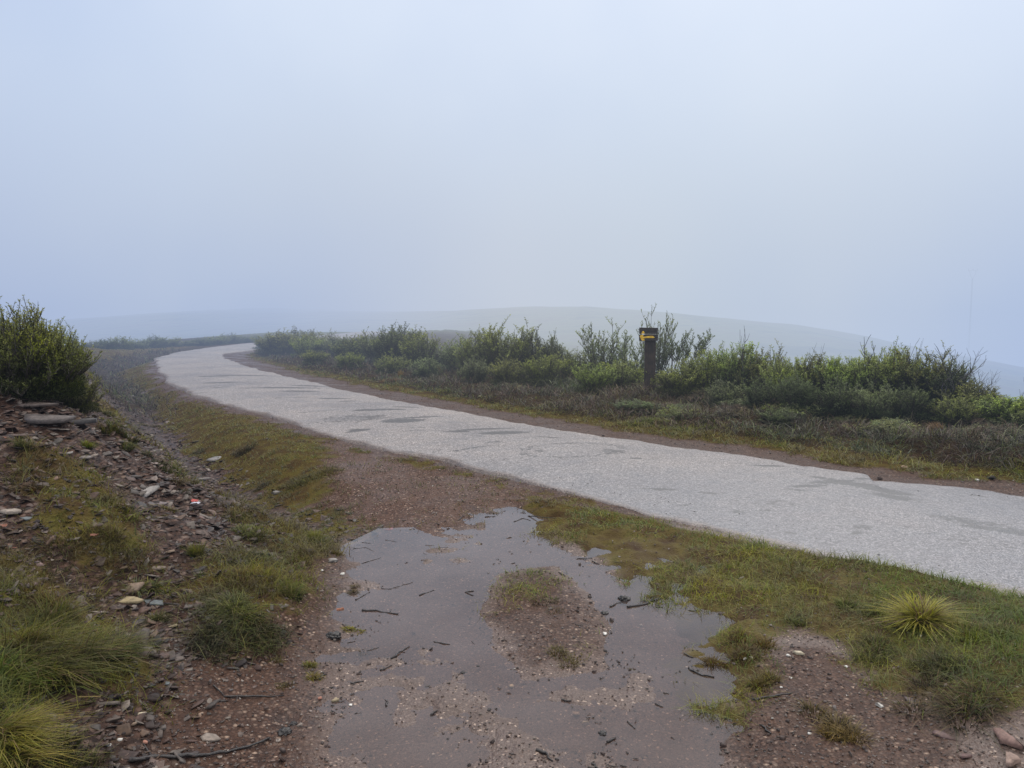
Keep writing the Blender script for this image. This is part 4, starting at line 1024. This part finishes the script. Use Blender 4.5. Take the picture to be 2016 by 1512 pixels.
# ------------------------------------------------------------------ STONES, TWIGS, LITTER (each a thing)
def stone(px, py, size_px, flatness, col, label, name='stone', cat='stone', group=None, tilt=.15, rough='stone', elong=1.0, yaw=0.0, sink=.2, mat=None):
    p = G(px, py); s = size_px * mpp(p)
    V, L, T, C = rocks(np.zeros((1, 3)), np.array([s]), np.array([flatness]), np.array([col]), tilt, sink, 8)
    V[:, 0] *= elong
    o = put(name, mesh_np(name, V, L, T, cols=C), mat or M[rough], None, p); o.rotation_euler = (0, 0, yaw)
    if p[0] > -.9 and p[2] < -.015: o.location.z = max(p[2], -.02)
    return tag(o, label, cat, group)
W_, CR, GY, BL, TN, YL, PU = (.62, .59, .54), (.42, .36, .26), (.22, .20, .185), (.10, .110, .112), (.17, .12, .085), (.24, .19, .11), (.12, .075, .068)
for a in [
 (290, 972, 54, .22, GY, 'large pale grey slate slab lying on the left bank', 1.3, .2),
 (318, 992, 34, .2, (.15, .12, .115), 'dark slab tucked under the large pale slab', 1.2, .1),
 (133, 892, 22, .25, GY, 'pale upright slab on the upper left bank', 1.0, .5),
 (163, 902, 36, .2, (.21, .18, .165), 'long pale slab beside the upright one on the upper bank', 1.5, -.3),
 (20, 1010, 46, .3, (.24, .20, .165), 'tan boulder at the left edge above the brown grass', 1.1, .3),
 (52, 1022, 28, .2, BL, 'bluish slate slab at the left, beside the tan boulder', 1.0, 1.),
 (262, 1160, 44, .35, TN, 'rounded tan stone behind the grey green blades', 1.3, -.3),
 (256, 1187, 38, .25, YL, 'flat yellowish stone below the tan stone', 1.3, .2),
 (305, 1187, 44, .15, BL, 'flat blue grey slab right of the yellowish stone', 1.3, -.1),
 (340, 1235, 26, .3, YL, 'ochre stone at the foot of the overhanging grass mound', 1.2, .2),
 (338, 1088, 28, .3, (.25, .18, .13), 'tan angular stone left of the upright olive tuft', 1.1, .6),
 (310, 1120, 34, .25, (.19, .14, .11), 'brown flat stone below the tan angular stone', 1.3, 0),
 (655, 1105, 22, .4, GY, 'grey stone beside the lane under the bright tuft', 1.2, 0),
 (330, 1346, 22, .2, BL, 'small slate blue chip on the brown ground bottom left', 1.2, .2),
 (278, 1410, 24, .45, CR, 'cream oblong pebble on the brown ground bottom left', 1.4, .4),
 (262, 1428, 14, .5, TN, 'small tan pebble touching the cream oblong pebble', 1.0, .9),
 (236, 1457, 13, .6, W_, 'white quartz pebble, upper of the bottom left pair', 1.1, .2),
 (215, 1469, 13, .5, W_, 'white quartz pebble, lower of the bottom left pair', 1.2, .8),
 (285, 1463, 16, .5, (.25, .12, .085), 'reddish chip right of the white quartz pair', 1.0, .4),
 (668, 1203, 18, .6, (.28, .11, .06), 'round orange stone at the left edge of the puddle', 1.0, .4),
 (675, 1132, 12, .6, W_, 'cream pebble on the left lane edge above the orange stone', 1.0, .4),
 (634, 1124, 10, .5, W_, 'white pebble in the pale moss left of the cream pebble', 1.0, .1),
 (691, 1389, 10, .5, W_, 'white pebble in the wet lane left of centre', 1.0, .1),
 (660, 1380, 16, .5, (.24, .19, .12), 'ochre pebble left of the white pebble in the wet lane', 1.0, .1),
 (630, 1376, 14, .5, (.30, .14, .1), 'pinkish pebble at the left side of the wet lane', 1.0, .1),
 (1191, 1249, 15, .45, W_, 'white shell shaped pebble right of the gravel island', 1.1, .4),
 (1008, 1353, 14, .45, CR, 'cream pebble in the shallow water below the island', 1.2, .4),
 (1152, 1427, 13, .4, CR, 'white chip in the shallow water, lower right of the cream pebble', 1.2, .4),
 (1134, 1408, 16, .4, (.26, .20, .15), 'tan pebble under shallow water above the white chip', 1.2, .4),
 (853, 1488, 10, .4, W_, 'white chip at the bottom centre of the lane', 1.2, .4),
 (1262, 1234, 9, .4, W_, 'white chip in the right arm of the puddle', 1.2, .4),
 (1353, 1317, 8, .6, W_, 'small bright white pebble at the tip of the flat brown tuft', 1.0, .4),
 (1338, 1400, 8, .5, W_, 'upper of two tiny white chips on the right lane', 1.0, .2),
 (1344, 1412, 7, .5, W_, 'lower of two tiny white chips on the right lane', 1.0, .9),
 (1467, 1298, 10, .6, W_, 'leftmost white pebble under the olive tuft', 1.0, .2),
 (1480, 1296, 12, .5, CR, 'cream pebble beside the leftmost white pebble under the olive tuft', 1.2, .2),
 (1552, 1292, 11, .6, W_, 'white pebble left of the cream stone on the mud bank', 1.0, .2),
 (1573, 1288, 20, .5, CR, 'cream stone on the mud bank right of the puddle', 1.3, -.2),
 (1666, 1313, 8, .6, W_, 'white pebble against the dark green grass hump', 1.0, .2),
 (1556, 1336, 8, .6, W_, 'white pebble right of the brown tuft on the lane edge', 1.0, .2),
 (1538, 1354, 8, .6, W_, 'white pebble below the brown tuft on the lane edge', 1.0, .2),
 (1731, 1391, 18, .6, W_, 'largest white quartz stone, above the rusty grass clump', .9, 1.1),
 (1748, 1400, 20, .5, TN, 'brown stone touching the largest white quartz stone', 1.0, .3),
 (1594, 1446, 12, .5, W_, 'white pebble left of the rusty grass clump', 1.0, .3),
 (1804, 1385, 40, .15, (.12, .095, .09), 'slate slab leaning out of the right mound grass', 1.5, -1.0),
 (1860, 1450, 40, .2, PU, 'purple slate slab in the bottom right scree', 1.2, -.3),
 (1975, 1455, 80, .3, (.16, .10, .085), 'large brown slate block at the bottom right corner', 1.2, .1),
 (1990, 1500, 60, .4, (.24, .17, .14), 'pale brown block below the large slate block, bottom right corner', 1.0, .1),
 (1900, 1490, 40, .25, PU, 'purple slab left of the pale brown block', 1.1, .4),
 (1467 + 265, 944, 14, .7, (.05, .035, .03), 'dark stone on the far road edge by the broken asphalt step', 1.0, .2),
 (1780, 921, 12, .6, (.4, .26, .17), 'light tan stone on the far shoulder right of the broken step', 1.0, .2),
 (1950, 943, 22, .5, (.03, .022, .02), 'dark lump on the far shoulder near the right picture edge', 1.2, .2),
 (1923, 946, 10, .5, W_, 'white pebble on the far shoulder left of the dark lump', 1.0, .2),
 (1022, 940, 8, .6, (.02, .018, .018), 'small black pebble lying on the asphalt', 1.0, .2),
 (1188, 859, 6, .6, (.04, .03, .03), 'dark pebble on the far road edge below the trail post', 1.0, .2),
 (944, 783, 7, .6, CR, 'cream pebble on the far shoulder left of centre', 1.0, .2),
 (545, 972, 20, .5, GY, 'grey stone in the ditch end beside the dark grass', 1.1, .2),
 (395, 945, 30, .2, GY, 'flat grey slab lying in the ditch', 1.5, -.3),
 (425, 905, 34, .2, (.2, .185, .18), 'flat slab on the road side slope of the ditch', 1.5, .5),
 (262, 782, 18, .3, GY, 'grey stone far up the ditch', 1.1, .5),
 (95, 830, 70, .25, (.085, .07, .065), 'dark slate ledge jutting from the upper bank', 1.6, -.2),
 (160, 838, 60, .3, (.05, .045, .045), 'blackish slate ledge right of the first ledge on the upper bank', 1.6, -.3),
 (60, 800, 60, .2, (.11, .085, .075), 'brown slate ledge just under the large bush', 1.7, -.1),
 (30, 860, 44, .2, (.14, .10, .09), 'reddish slab left below the slate ledges', 1.4, .2)]:
    stone(a[0], a[1], a[2], a[3], a[4], a[5], elong=a[6], yaw=a[7], rough='peb' if sum(a[4]) > 1.0 else 'stone', name='pebble' if a[2] < 17 else 'stone')
stone(765, 1043, 17, .5, (.3, .08, .05), 'broken red brick piece at the end of the ditch beside the puddle', name='brick_fragment', cat='brick', elong=1.3, mat=M['brick'], sink=.45)
# medium slate pieces on the left bank that nothing tells apart
for i in range(70):
    px, py = random.uniform(0, 420), random.uniform(800, 1000)
    if py < 780 + px * .30 or py > 930 + px * .2: py = 850 + px * .33 + random.uniform(-50, 60)
    c = random.choice(SLATE); f_ = random.uniform(1.0, 1.5)
    stone(px, py, random.uniform(9, 22), random.uniform(.12, .3), tuple(q * f_ for q in c), 'flat slate piece lying among the loose chips of the left bank', name='slate_piece', cat='stone',
          group='flat slate pieces on the left bank', tilt=.3, elong=random.uniform(1, 1.5), yaw=random.uniform(-1, 1))
for i in range(36):
    px, py = random.uniform(0, 90), random.uniform(1100, 1200)
    c = random.choice([PU, (.10, .07, .068), (.15, .10, .095), (.09, .065, .07)])
    stone(px, py, random.uniform(12, 26), random.uniform(.15, .3), c, 'purple slate flake in the pile at the left picture edge', name='slate_flake', cat='stone',
          group='purple slate flakes piled at the left edge', tilt=.3, elong=random.uniform(1, 1.4), yaw=random.uniform(-1, 1))

def stick(pts, r, label, name='twig', mat='twig', group=None, forks=0, cat='twig'):
    W = [G(*q) for q in pts]; c = W[0].copy()
    P = np.array(W); 
    lo = -.013
    P[:, 2] = np.maximum(P[:, 2], lo) + r * .6
    P = np.array([P[0] + (P[-1] - P[0]) * 0]) if False else P
    # resample with slight wobble
    d = np.concatenate([[0], np.cumsum(np.linalg.norm(np.diff(P, axis=0), axis=1))]); n = max(5, len(P) * 3)
    t = np.linspace(0, d[-1], n); Q = np.stack([np.interp(t, d, P[:, i]) for i in range(3)], 1)
    Q[1:-1] += RNG.normal(0, r * .6, (n - 2, 3)) * np.array([1, 1, .4])
    paths = [Q]; radii = [np.linspace(r, r * .5, n) * RNG.uniform(.75, 1.25, n)]
    for f in range(forks):
        k = RNG.integers(1, n - 1); a = RNG.uniform(0, tau); l = d[-1] * RNG.uniform(.12, .3)
        e = Q[k] + np.array([cos(a), sin(a), .15]) * l
        paths.append(np.stack([Q[k], (Q[k] + e) / 2 + RNG.normal(0, l * .06, 3), e])); radii.append(np.array([r * .6, r * .45, r * .25]))
    V, L, T = tubes(paths, radii, 6); V -= c
    return tag(put(name, mesh_np(name, V, L, T, smooth=True), M[mat], None, c), label, cat, group)
for pts, r, lab, fk in [
 ([(255,1500),(330,1492),(400,1488),(470,1478),(530,1455)], .008, 'long dark stick lying across the bottom left ground', 1),
 ([(713,1212),(745,1215),(784,1218)], .006, 'thick dark twig at the left side of the puddle', 1),
 ([(826,1185),(855,1174)], .004, 'slanted short twig in the middle of the puddle', 0),
 ([(932,1170),(915,1174),(932,1178)], .004, 'hook shaped twig in the middle of the puddle', 0),
 ([(770,1298),(790,1288),(806,1279)], .005, 'reddish twig with bark in the near left puddle', 1),
 ([(854,1269),(886,1275)], .004, 'short twig left of the gravel island', 0),
 ([(748,1320),(772,1311)], .004, 'short twig below the reddish twig', 0),
 ([(690,1347),(716,1342)], .004, 'twig on the wet lane at the left, below the dark clod', 0),
 ([(760,1395),(762,1385),(758,1380)], .004, 'small curved twig on the wet lane left of centre', 0),
 ([(848,1412),(860,1400)], .005, 'small thick twig on the wet lane bottom centre', 0),
 ([(1235,1205),(1270,1196),(1300,1182)], .007, 'thick forked dark twig at the right arm of the puddle', 2),
 ([(1201,1200),(1222,1193)], .006, 'dark twig tip beside the clump of wet debris, right arm', 1),
 ([(1356,1326),(1380,1334),(1406,1346)], .006, 'dark curved twig at the right lane edge under the flat brown tuft', 0),
 ([(1055,1478),(1075,1485),(1088,1500)], .006, 'crooked twig at the bottom centre of the lane', 0),
 ([(1165,1505),(1185,1520)], .005, 'twig cut by the bottom edge right of the crooked one', 0),
 ([(1290,1390),(1235 + 70,1400)], .004, 'twig on the wet lane left of the tiny white chips', 0),
 ([(1235,1432),(1250,1445)], .004, 'upper twig on the wet lane right of the white chip', 0),
 ([(1195,1465),(1212,1458)], .006, 'stubby twig beside the dark debris on the wet lane', 1),
 ([(1105,1378),(1125,1380)], .004, 'short dark twig above the tan pebble in the water', 0),
 ([(712,1110),(750,1106)], .003, 'thin twig across the far left puddle corner', 0),
 ([(765,1165),(800,1160),(812,1158)], .003, 'fine branched twig in the left puddle', 2),
 ([(700,1186),(728,1168)], .004, 'twig pointing into the puddle from the left shore', 0),
 ([(1012,1034),(1030,1030),(1044,1033)], .004, 'line of dark twigs in the far tip of the puddle', 0),
 ([(955,1026),(975,1022)], .004, 'short twig in the far tip of the puddle', 0),
 ([(1040,1025),(1095,1024)], .004, 'thin twig near the far shore of the puddle', 0),
 ([(1135,1102),(1165,1100)], .004, 'twig left of the grass in the right arm of the puddle', 1),
 ([(1165,1105),(1180,1111)], .004, 'small twig under the previous grass edge, right arm', 0),
 ([(1100,1128),(1112,1134)], .004, 'forked twig above the gravel island on its right', 1),
 ([(1480,1378),(1520,1372),(1560,1366)], .005, 'dark twig on the mud left of the rusty clump', 1),
 ([(1500,1430),(1518,1446)], .005, 'twig standing on the lane left of the rusty clump', 0),
 ([(1610,1395),(1660,1425),(1710,1442)], .003, 'long pale straw over the rusty clump', 0),
 ([(440,1372),(520,1372),(560,1370)], .004, 'thin dark root on the brown ground below the moss cushions', 1),
 ([(420,1350),(440,1370)], .004, 'short dark root left of the thin root', 0)]:
    stick(pts, r, lab, forks=fk)
stick([(155,1373),(225,1372),(262,1368)], .0025, 'single golden straw lying on the brown ground', name='straw', mat='straw', cat='straw')
for i in range(26):   # small twigs that nothing tells apart
    for _ in range(30):
        px, py = random.uniform(680, 1400), random.uniform(1020, 1500)
        w = G(px, py); f = fields(np.array([w[0]]), np.array([w[1]]))
        if (f['pud'][0] > .25 and f['pud'][0] < .85 or random.random() < .06) and f['isl'][0] < .5 and f['bank'][0] < 0: break
    l = random.uniform(10, 26); a = random.gauss(0, .5)
    stick([(px, py), (px + l * cos(a), py + l * sin(a) * .6)], random.uniform(.0018, .0035), 'small dark twig floating in the puddle', group='small dark twigs in the puddle', forks=random.choice([0, 1]))

def clod(px, py, size, label, n=14, seed=0, name='mud_clod', cat='clod'):
    import bmesh
    p = G(px, py); k = mpp(p); R = size * k * .36; bm = bmesh.new(); bmesh.ops.create_icosphere(bm, subdivisions=4, radius=R)
    g = np.random.default_rng(seed); off = g.uniform(0, 50, 3)
    from mathutils import noise, Vector
    for v in bm.verts:
        q = v.co / R + Vector(off)
        d = 1 + .55 * noise.fractal(q * 1.8, .9, 2.0, 4) + .15 * noise.noise(q * 7)
        v.co = v.co * d; v.co.z = v.co.z * .5 + R * .12
    o = put(name, bm_mesh(bm, name, smooth=True), M['clod'], None, (p[0], p[1], max(p[2], -.014))); tag(o, label, cat); return o
clod(657, 1254, 36, 'black mud clod at the left shore of the puddle', seed=1)
clod(560, 1442, 34, 'black crumpled clod on the bottom left ground', seed=2); clod(578, 1426, 20, 'smaller black lump touching the crumpled clod, bottom left', seed=3)
clod(1228, 1190, 30, 'clump of wet dark debris in the right arm of the puddle', seed=4, name='debris_clump', cat='debris')
clod(911, 1325, 13, 'small black cone shaped lump in the shallow water', seed=5); clod(941, 1319, 9, 'tiny black lump right of the cone shaped one', seed=6)
clod(1190, 1209, 20, 'brown wet clump at the right shore of the gravel island', seed=7, name='debris_clump', cat='debris')
clod(1186, 1453, 22, 'dark wet debris beside the stubby twig on the lane', seed=8, name='debris_clump', cat='debris')
clod(1413, 1435, 10, 'tiny black lump on the lane near the right grass', seed=9)

# litter and fallen leaves
def crumple(px, py, w, mat, seed, name, par=None, off=(0, 0, 0)):
    g = np.random.default_rng(seed); n = 9
    u, v = np.meshgrid(np.linspace(-.5, .5, n), np.linspace(-.5, .5, n))
    z = fbm(u * 1 + 5 * seed, v, 3.0, 3, seed) * .5 + .12
    V = np.stack([u + fbm(u, v, 3, 2, seed + 4) * .25, v * .55 + fbm(u, v, 3, 2, seed + 7) * .2, z], 2).reshape(-1, 3) * w + np.array(off)
    i = np.arange(n - 1)[:, None] * n; j = np.arange(n - 1)[None]
    Q = np.stack([i + j, i + j + 1, i + j + n + 1, i + j + n], 2).reshape(-1, 4)
    return quads(name, V, Q)
p = G(380, 992); k = mpp(p)
root = empty('crumpled_wrapper', p); tag(root, 'crumpled red and white wrapper lying on the slate bank', 'litter')
put('red_side', crumple(0, 0, 15 * k, None, 3, 'red_side', off=(0, .02, .01)), M['red'], root)
put('white_side', crumple(0, 0, 17 * k, None, 5, 'white_side', off=(.03, -.03, .005)), M['white'], root)
for px, py, w, lab in [(10, 866, 16, 'orange fallen leaf on the upper slate bank at the left edge'), (186, 1066, 20, 'red brown leaf caught in the brownish grass patch'),
                       (8, 1050, 22, 'orange leaf at the left picture edge beside the brown grass'), (28, 1092, 16, 'ochre leaf below the brownish grass at the left'), (8, 1190, 16, 'reddish leaf by the purple flakes at the left edge'), (160, 1293, 12, 'red leaf on the big dark grass clump')]:
    q = G(px, py); o = put('fallen_leaf', crumple(0, 0, w * .7 * mpp(q), None, px + 3, 'fallen_leaf', off=(0, 0, .035 if 'grass' in lab else .012)), M['leafo'], None, q); tag(o, lab, 'leaf')

# ------------------------------------------------------------------ FOG
def build_fog():
    m, nt = new_mat('fog'); n = N(nt)
    pos = n('ShaderNodeNewGeometry').outputs['Position']
    sp = n('ShaderNodeSeparateXYZ', i_0=pos).outputs
    nz = n.noise(pos, .012, 2, .5)
    low = n.math('MULTIPLY', n.rng(sp[2], 2.5, -4, 0, 1), n.rng(sp[1], 45, 90, 0, .010))
    cen = n.math('MULTIPLY', n.rng(n.math('ABSOLUTE', n.math('ADD', n.math('DIVIDE', sp[0], n.math('MAXIMUM', sp[1], 1.0)), .24)), .20, .03, 0, .020), n.rng(sp[1], 60, 110))
    den = n.math('ADD', n.math('MULTIPLY', n.rng(nz, .3, .7, .8, 1.2), n.rng(n('ShaderNodeVectorMath', operation='LENGTH', i_0=pos).outputs['Value'], 6, 26, .0014, .0138)), n.math('ADD', low, cen))
    az = n.math('DIVIDE', sp[0], n.math('MAXIMUM', sp[1], 5.0))
    den = n.math('ADD', den, n.rng(n('ShaderNodeVectorMath', operation='LENGTH', i_0=pos).outputs['Value'], 60, 130, 0, .006))
    c = n.ramp(n.rng(az, -.7, .7), [(0, (.33, .43, .68)), (.2, (.36, .46, .69)), (.5, (.53, .585, .70)), (.64, (.515, .59, .70)), (.86, (.42, .525, .74)), (1, (.39, .50, .74))])
    c = n.mix(n.rng(sp[2], 2, 26, 0, .85), n.mix(n.rng(n.noise(pos, .020, 4, .6), .42, .62, 0, .9), c, (.58, .64, .725)), (.66, .735, .845))
    ab = n('ShaderNodeVolumeAbsorption', i_Color=(0, 0, 0, 1), i_Density=den)
    em = n('ShaderNodeEmission', i_Color=c, i_Strength=den)  # fog glows by itself, in place of skylight scattered in it
    ad = n('ShaderNodeAddShader', i_0=ab.outputs[0], i_1=em.outputs[0])
    nt.links.new(ad.outputs[0], n('ShaderNodeOutputMaterial').inputs['Volume'])
    import bmesh
    bm = bmesh.new(); bmesh.ops.create_cube(bm, size=1)
    for v in bm.verts: v.co.x *= 620; v.co.y = v.co.y * 420 + 190; v.co.z = -45 if v.co.z < 0 else 26
    o = put('fog', bm_mesh(bm, 'fog'), m); tag(o, kind='structure')
build_fog()

# ------------------------------------------------------------------ WORLD, SUN, CAMERA
w = bpy.data.worlds.new('World'); scene.world = w; w.use_nodes = True; nt = w.node_tree; nt.nodes.clear(); n = N(nt)
SUN_EL, SUN_AZ = radians(48), radians(25)     # azimuth clockwise from +Y
sky = n('ShaderNodeTexSky'); sky.sky_type = 'NISHITA'; sky.sun_disc = False; sky.sun_elevation = SUN_EL; sky.sun_rotation = SUN_AZ
b1 = n('ShaderNodeBackground', i_Color=sky.outputs[0], i_Strength=.05)
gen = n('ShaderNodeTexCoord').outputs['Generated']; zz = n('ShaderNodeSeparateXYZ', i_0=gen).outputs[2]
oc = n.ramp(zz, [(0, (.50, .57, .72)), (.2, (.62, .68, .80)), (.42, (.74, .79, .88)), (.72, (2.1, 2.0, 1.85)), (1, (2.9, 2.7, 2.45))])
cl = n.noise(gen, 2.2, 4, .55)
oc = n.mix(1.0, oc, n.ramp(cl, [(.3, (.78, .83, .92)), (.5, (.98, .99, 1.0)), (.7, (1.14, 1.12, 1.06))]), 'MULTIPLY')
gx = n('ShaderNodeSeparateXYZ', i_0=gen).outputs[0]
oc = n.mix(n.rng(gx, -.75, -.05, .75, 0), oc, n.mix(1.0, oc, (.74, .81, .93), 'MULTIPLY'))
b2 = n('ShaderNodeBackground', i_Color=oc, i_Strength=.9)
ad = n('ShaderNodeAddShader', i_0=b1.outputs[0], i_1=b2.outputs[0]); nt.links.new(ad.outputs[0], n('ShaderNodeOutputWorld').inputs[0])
sl = bpy.data.lights.new('sun', 'SUN'); sl.energy = 1.5; sl.angle = radians(25); sl.color = (1, .96, .90)
so = bpy.data.objects.new('sun', sl); COL.objects.link(so)
from mathutils import Vector
d = Vector((sin(SUN_AZ) * cos(SUN_EL), cos(SUN_AZ) * cos(SUN_EL), sin(SUN_EL)))
so.rotation_euler = d.to_track_quat('Z', 'Y').to_euler(); so.location = d * 20
cam = bpy.data.cameras.new('camera'); co = bpy.data.objects.new('camera', cam); COL.objects.link(co)
cam.sensor_width = 36; cam.lens = 36 * F / 2016; cam.clip_start = .05; cam.clip_end = 4000
co.location = (0, 0, EYE); co.rotation_euler = (pi / 2 - PITCH, 0, 0); scene.camera = co
scene.view_settings.view_transform = 'Standard'; scene.view_settings.look = 'None'; scene.view_settings.exposure = 0; scene.view_settings.gamma = 1
cy = scene.cycles
cy.max_bounces = 6; cy.diffuse_bounces = 3; cy.glossy_bounces = 2; cy.transmission_bounces = 2; cy.transparent_max_bounces = 12; cy.volume_bounces = 0
cy.volume_step_rate = .2; cy.volume_max_steps = 128
cy.use_denoising = True
try: cy.denoiser = 'OPENIMAGEDENOISE'
except Exception: pass
cy.sample_clamp_indirect = 6
